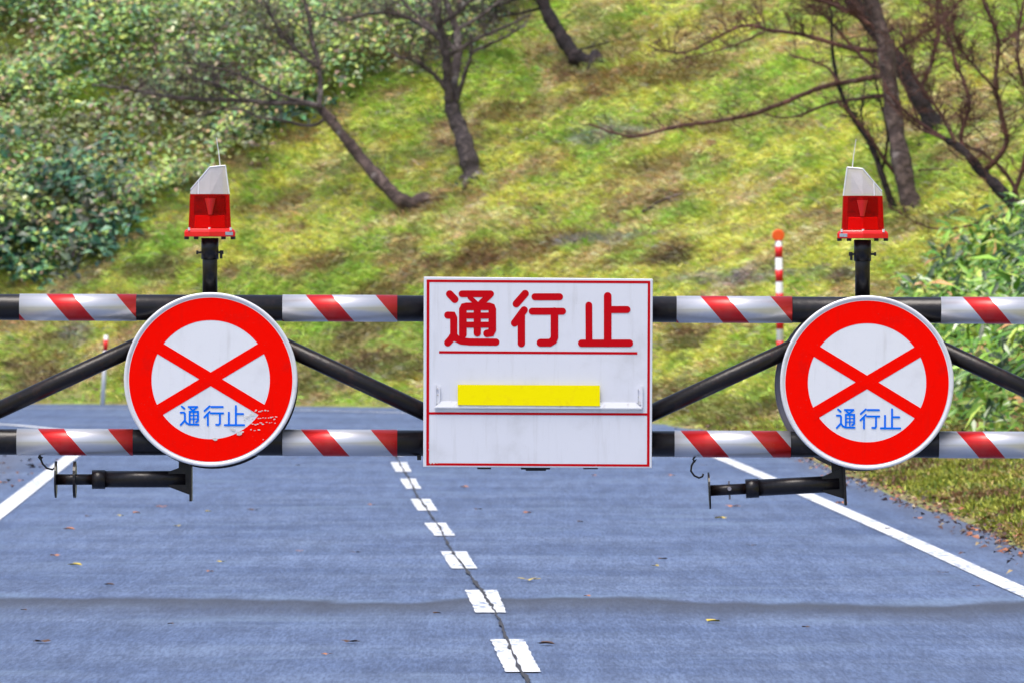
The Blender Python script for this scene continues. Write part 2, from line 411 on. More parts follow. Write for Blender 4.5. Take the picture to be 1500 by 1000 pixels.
# ------------------------------------------------------------ ground, road
nx, ny = len(GX), len(GY)
V = np.stack([GXX.ravel(), GYY.ravel(), GH.ravel()], 1)
ii, jj = np.meshgrid(np.arange(nx-1), np.arange(ny-1), indexing='ij')
a = (ii*ny+jj).ravel(); F = np.stack([a, a+ny, a+ny+1, a+1], 1)
g = npmesh('ground', V, F, 'ground'); g['kind'] = 'structure'
g.data.polygons.foreach_set('use_smooth', [True]*len(g.data.polygons))
rx = np.concatenate([np.arange(-60, -8, 2.0), np.arange(-8, 4.2, .15)])
ry = np.concatenate([np.arange(-30, 30, 2.0), np.arange(30, 36, .5), np.arange(36, 43, .1), np.arange(43, 106, .25)])
RX, RY = np.meshgrid(rx, ry, indexing='ij'); RZ = hump(RX, RY)
V = np.stack([RX.ravel(), RY.ravel(), RZ.ravel()], 1)
ii, jj = np.meshgrid(np.arange(len(rx)-1), np.arange(len(ry)-1), indexing='ij')
cx = (rx[ii]+rx[ii+1])/2; cy = (ry[jj]+ry[jj+1])/2
keep = ((foot_d(cx, cy) < .12) & ((cx > lineL(cy)-1.9) | (cy > 79.5))).ravel()
a = (ii*len(ry)+jj).ravel()[keep]; F = np.stack([a, a+len(ry), a+len(ry)+1, a+1], 1)
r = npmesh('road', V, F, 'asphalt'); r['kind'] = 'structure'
def strip(name, left, right, label=None):
    """sheet between two ground polylines (same length) 4 mm above the road"""
    mb = MB(); n = len(left)
    for (x, y) in left+right: mb.v.append(Vector((x, y, float(hump(x, y))+.005)))
    for i in range(n-1): mb.f.append([i, n+i, n+i+1, i+1]); mb.m.append(0)
    return mb
def smooth_poly(pts, n=60):
    pts = np.array(pts, float); t = np.concatenate([[0], np.cumsum(np.hypot(*np.diff(pts, axis=0).T))])
    tt = np.linspace(0, t[-1], n); out = np.stack([np.interp(tt, t, pts[:, k]) for k in (0, 1)], 1)
    for _ in range(6): out[1:-1] = (out[:-2]+2*out[1:-1]+out[2:])/4
    return out
def edge_line(name, pts, wd, label, n=160):
    c = smooth_poly(pts, n); d = np.gradient(c, axis=0); d /= np.hypot(d[:, 0], d[:, 1])[:, None]
    nrm = np.stack([-d[:, 1], d[:, 0]], 1)
    Lp = [tuple(p) for p in c+nrm*wd/2]; Rp = [tuple(p) for p in c-nrm*wd/2]
    o = strip(name, Rp, Lp).build(name, 'paint'); o['kind'] = 'structure'; o['label'] = label; return o
rp = [road_pt(*p) for p in [(2900, 1500), (2000, 1090), (1700, 958), (1500, 868), (1330, 790), (1160, 715), (1060, 672), (1000, 651), (930, 634), (850, 621), (740, 611), (600, 604), (430, 600), (200, 598), (0, 597)]]+[(-14, 94.5), (-40, 96)]
edge_line('edge_line', rp, .118, 'white painted edge line along the right verge of the road')
lp = [(-2.1, 5.0)]+[road_pt(*p) for p in [(-150, 866), (0, 750), (105, 668), (135, 644), (128, 635), (95, 630), (40, 624), (0, 619)]]+[(-7.5, 87), (-30, 89)]
edge_line('edge_line', lp, .125, 'white painted edge line on the left side of the road')
dashes = [((718, 767), 937, (741, 793), 985), ((681, 728), 865, (697, 742), 898), ((645, 683), 808, (661, 699), 833), ((621, 653), 766, (637, 667), 785),
          ((601, 630), 731, (612, 641), 748), ((586, 609), 701, (595, 617), 716), ((572, 596), 677, (580, 603), 691), ((565, 585), 660, (572, 592), 668)]
rows = ['nearest', 'second', 'third', 'fourth', 'fifth', 'sixth', 'seventh', 'farthest']
for k, ((x0, x1), yt, (x2, x3), yb) in enumerate(dashes):
    A, B, Cc, D = road_pt(x0, yt), road_pt(x1, yt), road_pt(x2, yb), road_pt(x3, yb)
    n = 22; Lp = []; Rp = []
    for i in range(n+1):
        t = i/n; j = random.uniform(-.004, .004)
        Lp.append((Cc[0]*(1-t)+A[0]*t+j, Cc[1]*(1-t)+A[1]*t)); Rp.append((D[0]*(1-t)+B[0]*t+j, D[1]*(1-t)+B[1]*t))
    o = strip('d', Lp, Rp).build('centre_line_dash', 'paint'); o['kind'] = 'structure'
    o['group'] = 'white dashes of the centre line'; o['label'] = rows[k]+' white painted centre line dash seen on the road'
# crack running along the centre line
ck = [(775, 1005), (764, 985), (752, 962), (745, 945), (737, 925), (731, 908), (722, 893), (712, 878), (706, 868), (697, 855), (688, 843), (675, 825), (665, 812), (657, 800), (650, 785), (643, 772), (632, 757), (622, 742), (612, 728), (604, 712), (598, 700), (590, 688), (582, 672), (574, 655)]
cpnts = []
for i in range(len(ck)-1):
    for k in range(6):
        t = k/6; x = ck[i][0]*(1-t)+ck[i+1][0]*t+random.uniform(-1.6, 1.6)*(ck[i][1]-420)/500; y = ck[i][1]*(1-t)+ck[i+1][1]*t
        cpnts.append(road_pt(x, y))
mb = MB(); n = len(cpnts)
ws = [(abs(random.gauss(.006, .004))*(1.6 if random.random() < .2 else .7)+.002)*.8 for _ in cpnts]
for (x, y), q in zip(cpnts, ws): mb.v.append(Vector((x-q, y, float(hump(x, y))+.009)))
for (x, y), q in zip(cpnts, ws): mb.v.append(Vector((x+q, y, float(hump(x, y))+.009)))
for i in range(n-1): mb.f.append([i, n+i, n+i+1, i+1]); mb.m.append(0)
o = mb.build('road_crack', 'crack'); o['kind'] = 'structure'; o['label'] = 'dark crack wandering along the centre line'
for pts in []:
    mb = MB(); q = [road_pt(*p) for p in pts]
    for i, (x, y) in enumerate(q): mb.v.append(Vector((x-.0025, y, float(hump(x, y))+.006)))
    for i, (x, y) in enumerate(q): mb.v.append(Vector((x+.0025, y, float(hump(x, y))+.006)))
    for i in range(3): mb.f.append([i, 4+i, 5+i, i+1]); mb.m.append(0)
    o = mb.build('road_crack', 'crack'); o['kind'] = 'structure'; o['label'] = 'short hairline crack in the left lane'

# ------------------------------------------------------------ grass on the hill
def mixcol(pal, idx): return np.array(pal)[idx]
def blades(pts, L, W, dirs, cols, name, mat='grass', label=None):
    n = len(pts); side = np.cross(dirs, np.array([0, 1, 0])+RNG.normal(0, .4, (n, 3))); side /= np.linalg.norm(side, axis=1)[:, None]+1e-9
    W = W[:, None]; L = L[:, None]
    droop = np.array([0, -.15, -.35])*L*RNG.uniform(.3, 1.2, (n, 1))
    b0 = pts-side*W; b1 = pts+side*W; m0 = pts+dirs*L*.55-side*W*.8; m1 = pts+dirs*L*.55+side*W*.8
    tp = pts+dirs*L+droop
    V = np.stack([b0, b1, m1, m0, tp], 1).reshape(-1, 3)
    base = np.arange(n)*5
    F = np.concatenate([np.stack([base, base+1, base+2], 1), np.stack([base, base+2, base+3], 1), np.stack([base+3, base+2, base+4], 1)])
    o = npmesh(name, V, F, mat, np.repeat(cols, 5, axis=0)); tag(o, label, 'grass', None, 'stuff'); return o
# bare, brown and grey bands / spots of the slope, given where they lie
spots = [(735, 372, 90, 16, 'brown'), (690, 385, 50, 10, 'brown'), (820, 352, 50, 9, 'brown'), (985, 372, 30, 14, 'dark'), (960, 362, 45, 10, 'brown'), (1000, 380, 25, 10, 'dark'), (975, 295, 28, 10, 'brown'),
         (1060, 405, 60, 8, 'grey'), (1110, 408, 60, 8, 'grey'), (1215, 403, 35, 8, 'grey'), (1240, 410, 20, 8, 'dark'), (900, 350, 60, 8, 'grey'), (560, 430, 40, 12, 'brown'),
         (90, 500, 35, 25, 'dark'), (125, 490, 20, 18, 'grey'), (70, 535, 40, 18, 'brown'), (490, 385, 40, 10, 'brown'), (230, 395, 40, 15, 'dark'), (280, 265, 35, 15, 'brown'), (430, 290, 40, 12, 'brown'),
         (520, 510, 60, 18, 'brown'), (540, 480, 50, 12, 'dark'), (390, 240, 30, 14, 'dark'), (1010, 500, 25, 12, 'dark'), (1000, 480, 20, 10, 'brown'), (985, 450, 40, 10, 'brown'), (870, 95, 40, 20, 'dark'), (800, 155, 80, 14, 'brown'),
         (690, 285, 45, 10, 'brown'), (640, 305, 40, 8, 'brown'), (1340, 330, 60, 14, 'dark'), (1060, 180, 60, 12, 'brown'), (950, 110, 90, 18, 'brown'), (880, 60, 90, 16, 'tan'), (1000, 240, 60, 12, 'tan'), (880, 200, 60, 10, 'grey'),
         (560, 540, 70, 20, 'dark'), (470, 560, 80, 20, 'dark'), (60, 560, 70, 22, 'dark'), (1060, 600, 80, 16, 'dark'), (1000, 570, 50, 12, 'dark')]
SP = np.array([hits([s_[0]], [s_[1]])[0] for s_ in spots])
SPK = {'brown': (.27, .15, .09), 'dark': (.13, .09, .06), 'grey': (.30, .30, .32), 'tan': (.34, .27, .12)}
def grass_colour(p, rnd):
    n = len(p); X = p[:, 0]; Z = p[:, 2]*1.6+p[:, 1]*.25; sh = X*.55-Z*.6; al = X*.55+Z*.5
    a1 = N1.fbm(X*.7+9, Z*.9, 4); a2 = N2.fbm(al*1.1, sh*3.5, 3); a3 = N3.fbm(X*3.3, Z*4.5, 2)
    g1 = np.array([.50, .68, .12]); g2 = np.array([.80, .84, .17]); g3 = np.array([.90, .70, .36]); g4 = np.array([.27, .46, .09]); g5 = np.array([.50, .34, .20])
    t = sstep(.42, .62, a1)[:, None]; c = g1*(1-t)+g2*t
    t = sstep(.54, .70, a2)[:, None]; c = c*(1-t)+g3*t
    t = sstep(.55, .68, a3)[:, None]*.7; c = c*(1-t)+g4*t
    t = sstep(.60, .72, N2.fbm(X*1.6+40, Z*2.2+8, 4))[:, None]*.8; c = c*(1-t)+g5*t
    for (sx_, sy_, rx_, ry_, k), q in zip(spots, SP):
        sc = q[1]/FPX; dx = (p[:, 0]-q[0])/(rx_*sc*1.1); dz = ((p[:, 2]-q[2])-.12*(p[:, 0]-q[0]))/(ry_*sc*1.1)
        t = np.clip(1.5-(dx*dx+dz*dz)-(a3-.5)*4.0, 0, 1)[:, None]*.75; t = t*(np.abs(p[:, 1]-q[1]) < 4)[:, None]
        c = c*(1-t)+np.array(SPK[k])*t
    c = c*rnd.uniform(.6, 1.4, (n, 1))*(1+rnd.normal(0, .12, (n, 3)))
    sm = N1(X*9+3, sh*16); sm2 = N2(X*13, sh*14)
    c = c*(.66+.75*sm[:, None]); k_ = (sm2 > .82)&(rnd.random(n) < .8); c[k_] = c[k_]*.35+np.array([.10, .05, .04])
    pale = rnd.random(n) < .05; c[pale] = np.array([.45, .44, .36])*rnd.uniform(.6, 1.1, (pale.sum(), 1))
    return np.clip(c, .005, .92)
n = 370000
px_ = RNG.uniform(-230, 1730, n); py_ = RNG.uniform(-160, 640, n)
p = hits(px_, py_, n=500); p[:, 0] += RNG.normal(0, .06, n); p[:, 1] += RNG.uniform(-.25, .25, n)
d = foot_d(p[:, 0], p[:, 1]); ok = (d > .03) & (p[:, 1] < 140); p = p[ok]; p[:, 2] = H(p[:, 0], p[:, 1])-.01
n = len(p)
cl = N1.fbm(p[:, 0]*2.2, p[:, 1]*1.5+p[:, 2]*2, 3)
dr = np.stack([RNG.normal(-.62, .30, n), RNG.normal(-.45, .25, n), RNG.normal(.12, .28, n)], 1)+np.array([0, 0, .35])*(cl[:, None]-.3)
dr /= np.linalg.norm(dr, axis=1)[:, None]
blades(p, RNG.uniform(.06, .22, n)*(.6+.8*cl), RNG.uniform(.003, .0075, n), dr, grass_colour(p, RNG), 'hill_grass', label='matted yellow green grass hanging down the hillside')
# the rest of the slope outside the picture (sparser, longer)
n = 190000
p = np.stack([RNG.uniform(-34, 34, n), RNG.uniform(46, 128, n), np.zeros(n)], 1)
d = foot_d(p[:, 0], p[:, 1]); fx = np.abs(p[:, 0])/p[:, 1]; ok = (d > .05) & (fx > .076); p = p[ok]; n = len(p); p[:, 2] = H(p[:, 0], p[:, 1])-.01
dr = np.stack([RNG.normal(-.5, .4, n), RNG.normal(-.4, .3, n), RNG.normal(.3, .3, n)], 1); dr /= np.linalg.norm(dr, axis=1)[:, None]
blades(p, RNG.uniform(.12, .38, n), RNG.uniform(.008, .02, n), dr, grass_colour(p, RNG), 'verge_grass', label='rough grass on the slopes beside the road')
# right verge: short tufts
n = 110000
yy = RNG.uniform(43, 84, n); xx = yy*RNG.uniform(.022, .066, n)
p = np.stack([xx, yy, xx*0], 1); d = foot_d(xx, yy); ok = (d > .0+.05*N1(xx*5, yy*2)) & (d < 3.2); p = p[ok]; d = d[ok]; n = len(p); p[:, 2] = H(p[:, 0], p[:, 1])-.005
cl = N2.fbm(p[:, 0]*4.5, p[:, 1]*1.6, 3)
dr = np.stack([RNG.normal(-.1, .5, n), RNG.normal(-.1, .4, n), RNG.uniform(.3, 1, n)], 1); dr /= np.linalg.norm(dr, axis=1)[:, None]
cc = np.where(sstep(.42, .58, cl)[:, None] > RNG.random((n, 1)), np.array([[.34, .36, .055]]), np.array([[.42, .30, .11]]))
br = N3.fbm(p[:, 0]*3, p[:, 1]*1.2, 3) > .56; cc[br] = (.20, .11, .06)
gr_ = RNG.random(n) < .25; cc[gr_] = (.13, .20, .03)
cc = cc*RNG.uniform(.45, 1.5, (n, 1))
blades(p, RNG.uniform(.02, .075, n)*(.3+1.4*cl), RNG.uniform(.003, .007, n), dr, np.clip(cc, .01, .9), 'verge_tufts', label='short yellow green tufts of grass along the right edge of the road')

# ------------------------------------------------------------ leafy undergrowth
def leaves(P_, L, W, dirs, nrm, cols, name, label, cat='undergrowth'):
    n = len(P_); side = np.cross(dirs, nrm); side /= np.linalg.norm(side, axis=1)[:, None]+1e-9
    L = L[:, None]; W = W[:, None]; up = np.cross(side, dirs)
    a = P_; b = P_+dirs*L*.4+side*W+up*W*.35; c = P_+dirs*L-up*L*.18; dd = P_+dirs*L*.4-side*W+up*W*.35; e = P_+dirs*L*.45
    V = np.stack([a, b, c, dd, e], 1).reshape(-1, 3); q = np.arange(n)*5
    F = np.concatenate([np.stack([q, q+1, q+4], 1), np.stack([q+4, q+1, q+2], 1), np.stack([q, q+4, q+3], 1), np.stack([q+4, q+2, q+3], 1)])
    o = npmesh(name, V, F, 'leaf', np.repeat(cols, 5, axis=0)); return tag(o, label, cat, None, 'stuff')
def inpoly(x, y, poly):
    ins = np.zeros(len(x), bool); n = len(poly)
    for i in range(n):
        ax, ay = poly[i]; bx, by = poly[(i+1) % n]
        if ay == by: continue
        ins ^= ((ay > y) != (by > y)) & (x < (bx-ax)*(y-ay)/(by-ay)+ax)
    return ins
def thicket(poly, n, hgt, Lr, pal, probs, name, label, box, lump=1.0, lowk=0.0):
    x = RNG.uniform(box[0], box[2], n); y = RNG.uniform(box[1], box[3], n)
    jit = (N1.fbm(x*.03, y*.03, 3)-.5)*70
    ok = inpoly(x+jit, y+jit*.6, poly); p = hits(x[ok], y[ok], n=500); n = len(p)
    d = foot_d(p[:, 0], p[:, 1]); p = p[d > .25]; n = len(p)
    p[:, 2] = H(p[:, 0], p[:, 1])
    cl = sstep(.36, .64, N2.fbm(p[:, 0]*lump, p[:, 1]*lump*.6+p[:, 2]*lump, 3))
    h = hgt*(.15+.95*cl)*np.sqrt(RNG.random(n))
    P_ = p+np.stack([RNG.normal(0, .1, n), RNG.uniform(-.3, .3, n), h], 1)
    az = RNG.uniform(0, 2*math.pi, n); el = RNG.normal(.05, .45, n)
    dr = np.stack([np.cos(az)*np.cos(el), np.sin(az)*np.cos(el)-.35, np.sin(el)], 1); dr /= np.linalg.norm(dr, axis=1)[:, None]
    nr = np.stack([RNG.normal(0, .5, n), RNG.normal(-.5, .5, n), np.ones(n)], 1); nr /= np.linalg.norm(nr, axis=1)[:, None]
    tone = N3.fbm(p[:, 0]*.9, p[:, 2]*1.8+p[:, 1]*.5, 3); bt = N1.fbm(p[:, 0]*2.1+5, p[:, 2]*5+p[:, 1], 3)
    idx = RNG.choice(len(pal), n, p=probs); c = np.array(pal)[idx]*RNG.uniform(.75, 1.12, (n, 1))
    c = c*(1-.35*sstep(.45, .6, tone)[:, None]*np.array([1, .8, .5]))
    bk = (bt > .56)[:, None]; c = np.where(bk, c*.5+np.array([.07, .045, .04]), c)
    L = RNG.uniform(*Lr, n)
    return leaves(P_, L, L*RNG.uniform(.16, .30, n), dr, nr, np.clip(c, .005, .9), name, label)
palL = [(.24, .48, .16), (.46, .66, .13), (.68, .76, .17), (.10, .20, .12), (.74, .78, .46), (.66, .44, .24), (.40, .27, .20)]
thicket([(-250, 440), (30, 425), (110, 405), (190, 350), (300, 270), (400, 235), (470, 180), (560, 150), (640, 120), (780, 20), (830, -200), (-250, -200)], 150000, .7, (.04, .115), palL, [.30, .26, .12, .14, .02, .06, .10],
        'bamboo_grass', 'dense green leafy undergrowth covering the upper left of the hillside', (-150, -180, 860, 450), .8)
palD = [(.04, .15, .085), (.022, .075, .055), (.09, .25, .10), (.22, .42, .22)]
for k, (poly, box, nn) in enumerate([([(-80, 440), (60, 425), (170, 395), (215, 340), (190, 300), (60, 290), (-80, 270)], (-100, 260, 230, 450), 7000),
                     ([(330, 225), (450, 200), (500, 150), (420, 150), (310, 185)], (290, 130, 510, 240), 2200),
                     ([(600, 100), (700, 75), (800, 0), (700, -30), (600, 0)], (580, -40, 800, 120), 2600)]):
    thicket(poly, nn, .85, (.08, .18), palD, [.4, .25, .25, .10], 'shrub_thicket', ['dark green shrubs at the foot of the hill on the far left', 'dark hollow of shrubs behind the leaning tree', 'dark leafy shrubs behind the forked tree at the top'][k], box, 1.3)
# right-hand bamboo grass, nearer, with big pale leaves
n = 15000
yy = RNG.uniform(60, 80, n); xx = yy*RNG.uniform(.041, .072, n)
ll = .0385+.006*N1(yy*.6, yy*0)
ok = (foot_d(xx, yy) > 1.0) & (xx/yy > ll); xx = xx[ok]; yy = yy[ok]; n = len(xx)
p = np.stack([xx, yy, H(xx, yy)], 1); cl = N2.fbm(xx*2.2, yy*.9, 3)
edge = np.clip((xx/yy-.036)/.012, .3, 1)
h = (1.12*edge*(.45+.95*cl))*(1-RNG.random(n)**2*.95)
P_ = p+np.stack([RNG.normal(0, .05, n), RNG.normal(0, .1, n), h], 1)
az = RNG.uniform(0, 2*math.pi, n); el = RNG.normal(-.1, .45, n)
dr = np.stack([np.cos(az)*np.cos(el), np.sin(az)*np.cos(el)-.3, np.sin(el)], 1); dr /= np.linalg.norm(dr, axis=1)[:, None]
nr = np.stack([RNG.normal(0, .5, n), RNG.normal(-.4, .5, n), np.ones(n)], 1); nr /= np.linalg.norm(nr, axis=1)[:, None]
palR = np.array([(.09, .24, .02), (.22, .42, .04), (.42, .54, .09), (.50, .58, .38), (.50, .26, .10), (.02, .06, .015)])
p[:, 2] += 0; c = palR[RNG.choice(6, n, p=[.26, .26, .15, .06, .03, .24])]*RNG.uniform(.6, 1.3, (n, 1)); L = RNG.uniform(.11, .27, n)
leaves(P_, L, L*RNG.uniform(.08, .13, n), dr, nr, np.clip(c, .01, .9), 'bamboo_grass', 'bright broad leaved bamboo grass on the right bank beside the verge')

# ------------------------------------------------------------ trees
def branch_px(pts, D, w0, w1, mb, dd=0.0, sub=5, jit=.6, fwd=0.0):
    """smooth tapered limb through photo positions at depth D (dd = how far it leans away along its length)"""
    n = len(pts); out = []; rs = []
    for i in range(n-1):
        p0 = pts[max(i-1, 0)]; p1 = pts[i]; p2 = pts[i+1]; p3 = pts[min(i+2, n-1)]
        for k in range(sub if i < n-2 else sub+1):
            t = k/sub; q = []
            for c_ in (0, 1):
                q.append(.5*((2*p1[c_])+(-p0[c_]+p2[c_])*t+(2*p0[c_]-5*p1[c_]+4*p2[c_]-p3[c_])*t*t+(-p0[c_]+3*p1[c_]-3*p2[c_]+p3[c_])*t**3))
            u = (i+t)/(n-1); Dk = D+dd*u-fwd*math.sin(math.pi*min(u/.6, 1))
            lump = 1+(.09*math.sin(u*31+w0)+random.uniform(-.07, .07) if w0 > 12 else 0)
            out.append(P(q[0]+random.uniform(-jit, jit), q[1]+random.uniform(-jit, jit), Dk)); rs.append(max(.003, (w0*(1-u)+w1*u)*.5*Dk/FPX*lump))
    mb.tube(out, rs, 9 if w0 > 12 else 5)
    return out, rs
def twigs(mb, pts, rs, n, L, depth, up=.35, spread=.9, start=.25, thick=.5):
    if depth >= 1 and n > 4: n = int(n*(1.9 if depth > 1 else 1.6))
    for _ in range(n):
        i = int((start+(1-start)*random.random())*(len(pts)-2)); base = pts[i]
        d = (pts[i+1]-pts[i]).normalized()
        v = Vector((random.gauss(0, spread), random.gauss(0, spread*.7), random.gauss(up, spread*.6)))
        v = (d*.9+v).normalized(); l = L*random.uniform(.4, 1.1); r0 = max(.0035, min(rs[i]*thick, .004+.006*depth/3))
        q = [base]; rr = [r0]; m_ = 6
        for k in range(1, m_):
            v = (v+Vector((random.gauss(0, .22), random.gauss(0, .2), random.gauss(.04, .2)))).normalized()
            q.append(q[-1]+v*l/m_); rr.append(max(.0018, r0*(1-k/m_)))
        mb.tube(q, rr, 4, cap=False)
        if depth > 0: twigs(mb, q, rr, random.randint(2, 4), l*.65, depth-1, up*.8, spread, .2, .6)
def upper_tree(mb, p0, r0, d0, L, depth):
    """the part of the crown above the picture"""
    v = Vector(d0).normalized(); q = [Vector(p0)]; rr = [r0]
    for k in range(6):
        v = (v+Vector((random.gauss(0, .16), random.gauss(0, .16), .06))).normalized(); q.append(q[-1]+v*L/6); rr.append(r0*(1-.12*(k+1)))
    mb.tube(q, rr, 6 if depth > 1 else 4, cap=False)
    if depth > 0:
        for k in (2, 3, 4, 5, 6):
            if random.random() < .85:
                dv = v+Vector((random.gauss(0, .8), random.gauss(0, .8), random.gauss(.15, .4)))
                upper_tree(mb, q[k], rr[k]*.62, dv, L*.62, depth-1)
def tree(base_px, trunk, w0, w1, limbs, barkm, label, name='bare_tree', tw=(6, .7, 2), dd=.6, group=None, top=1.6, limb_bark=None, Dset=None, fwd=.06):
    b = hit(*base_px) if Dset is None else P(*base_px, Dset)
    if Dset is not None: b.z = float(H(b.x, b.y))
    t = thing(name, b, label, 'tree', group)
    mt = MB(); D = b.y
    pts, rs = branch_px(trunk, D, w0, w1, mt, dd, fwd=fwd)
    if fwd > .1: mt.tube([pts[0]+Vector((.12, .12, -.12)), pts[0]], [rs[0]*1.2, rs[0]], 9)
    else:
        mt.tube([pts[0]+Vector((0, .02, -.30)), pts[0]+Vector((0, .01, -.10)), pts[0]+(pts[1]-pts[0])*.9], [rs[0]*1.7, rs[0]*1.3, rs[0]*.99], 10)
        for k in range(5):
            a_ = k*1.3+.4; r0 = rs[0]; v_ = Vector((math.cos(a_), math.sin(a_), 0))
            mt.tube([pts[0]+Vector((0, 0, r0*1.3)), pts[0]+v_*r0*.9+Vector((0, 0, -.01)), pts[0]+v_*r0*2.2+Vector((0, 0, -.12))], [r0*.35, r0*.5, r0*.25], 7)
    mt.build('trunk', barkm, t, b, smooth=True)
    mc = MB()
    for (lpts, a0, a1, nt_, ll, de) in limbs:
        s_ = random.uniform(-.4, .6); f0 = D+dd*.8
        q, r_ = branch_px(lpts, f0, a0, a1, mc, s_)
        twigs(mc, q, r_, nt_, ll, de)
    twigs(mc, pts, rs, tw[0], tw[1], tw[2], start=.45, thick=.3)
    if top: upper_tree(mc, pts[-1], rs[-1]*.9, pts[-1]-pts[-3], top, 3)
    mc.build('crown', limb_bark or barkm, t, b, smooth=True)
    return t
tree((622, 296), [(624, 293), (606, 299), (586, 293), (560, 268), (532, 236), (508, 206), (484, 176), (466, 156)], 25, 13,
     [([(466, 156), (440, 151), (405, 152), (360, 148), (300, 146), (240, 141), (190, 131), (135, 124)], 10, 3, 18, .8, 2),
      ([(468, 160), (470, 130), (467, 95), (458, 60), (452, 20), (440, -20)], 9, 5, 12, .8, 2),
      ([(450, 152), (400, 135), (350, 110), (290, 95), (240, 90)], 6, 2, 12, .8, 2),
      ([(360, 148), (330, 130), (290, 115), (255, 118)], 5, 2, 10, .6, 2),
      ([(480, 172), (455, 185), (420, 178), (380, 172), (350, 160), (320, 162)], 6, 2, 8, .5, 1),
      ([(466, 100), (430, 70), (400, 30), (380, -20)], 6, 3, 12, .8, 2),
      ([(350, 150), (310, 165), (280, 172)], 4, 1, 6, .4, 1)], 'bark_brown', 'brown leaning tree with a J shaped bent trunk in the grass', tw=(5, .6, 1), dd=.4, top=0, limb_bark='bark_twig', fwd=.34)
tree((693, 262), [(694, 264), (688, 240), (682, 215), (674, 190), (664, 165), (660, 140)], 32, 20,
     [([(660, 145), (645, 120), (625, 100), (605, 88), (580, 84)], 8, 3, 8, .6, 2),
      ([(660, 150), (656, 120), (655, 90), (648, 55), (640, 20), (630, -40)], 16, 10, 16, .9, 2),
      ([(668, 150), (675, 128), (682, 105), (690, 80), (690, 50)], 9, 4, 8, .6, 1),
      ([(656, 82), (680, 68), (710, 52), (745, 38), (775, 22)], 8, 3, 12, .6, 1),
      ([(688, 78), (715, 66), (745, 52), (770, 38)], 6, 3, 8, .5, 1),
      ([(648, 60), (620, 38), (585, 22), (550, 20), (500, 30), (460, 18)], 8, 3, 16, .7, 2),
      ([(640, 40), (680, 10), (720, -30)], 8, 5, 12, .7, 2)], 'bark_grey', 'knotty grey and dark forked tree at the top centre of the hillside', tw=(5, .5, 1), dd=.4, top=2.0, limb_bark='bark_twig')
tree((868, 92), [(872, 92), (850, 88), (836, 74), (820, 50), (803, 22), (794, 0), (780, -40)], 26, 16,
     [([(796, 5), (770, -5), (740, 5), (715, 15)], 7, 2, 10, .5, 1), ([(800, 10), (760, 20), (720, 25), (690, 15)], 5, 2, 12, .5, 1),
      ([(850, 84), (868, 76), (878, 70)], 10, 4, 3, .2, 0), ([(845, 75), (900, 60), (940, 58)], 4, 1, 6, .3, 1)], 'bark_dark', 'short dark crooked trunk rising left near the top centre edge', tw=(4, .5, 1), dd=.4, top=1.5)
tree((1338, 312), [(1342, 314), (1330, 285), (1322, 245), (1315, 205), (1308, 160), (1302, 110), (1295, 60), (1280, 15), (1262, -40)], 31, 21,
     [([(1290, 112), (1255, 118), (1205, 128), (1150, 150), (1100, 168), (1050, 178), (1000, 184), (960, 193), (930, 201), (900, 195), (862, 182)], 9, 3, 16, .45, 1),
      ([(1300, 140), (1260, 145), (1215, 152), (1160, 172), (1120, 168)], 7, 2, 8, .35, 1),
      ([(1228, 122), (1215, 102), (1190, 90), (1155, 82)], 5, 2, 6, .4, 1),
      ([(1285, 75), (1235, 68), (1180, 52), (1130, 45), (1090, 38), (1050, 55), (1000, 78), (950, 68)], 8, 2, 20, .5, 2),
      ([(1120, 46), (1080, 65), (1030, 80), (980, 92)], 4, 1, 8, .35, 1),
      ([(1290, 50), (1250, 20), (1200, 0), (1150, -20)], 9, 5, 16, .7, 2),
      ([(1330, 275), (1308, 250), (1290, 225), (1270, 195), (1240, 160), (1225, 148)], 7, 3, 14, .35, 1),
      ([(1300, 80), (1350, 50), (1400, 10), (1420, -30)], 5, 2, 16, .6, 2),
      ([(1345, 250), (1380, 248), (1420, 250)], 3, 1, 4, .2, 0)], 'bark_brown', 'thick mottled brown tree standing behind the right warning beacon', tw=(14, .6, 2), dd=.5, top=2.4, limb_bark='bark_red')
tree((1312, 312), [(1314, 314), (1302, 285), (1290, 250), (1278, 215), (1255, 180), (1238, 150), (1225, 110), (1218, 60)], 12, 5,
     [([(1300, 280), (1285, 240), (1268, 200), (1262, 160), (1270, 110)], 5, 2, 10, .4, 1), ([(1292, 250), (1300, 200), (1290, 150), (1275, 90)], 5, 2, 10, .4, 1)], 'bark_dark', 'thin dark sapling growing just left of the thick brown tree', tw=(10, .5, 1), dd=.1, top=.8)
tree((1370, 195), [(1374, 198), (1360, 170), (1342, 135), (1318, 95), (1290, 55), (1262, 20), (1235, -20)], 30, 20,
     [([(1330, 110), (1300, 105), (1270, 90), (1240, 60), (1215, 30), (1180, 5)], 8, 3, 18, .6, 2),
      ([(1345, 140), (1365, 90), (1375, 40), (1370, -20)], 8, 4, 16, .6, 2)], 'bark_dark', 'dark trunk slanting up to the left across the thick brown tree', tw=(10, .6, 2), dd=.3, top=2.0, limb_bark='bark_red')
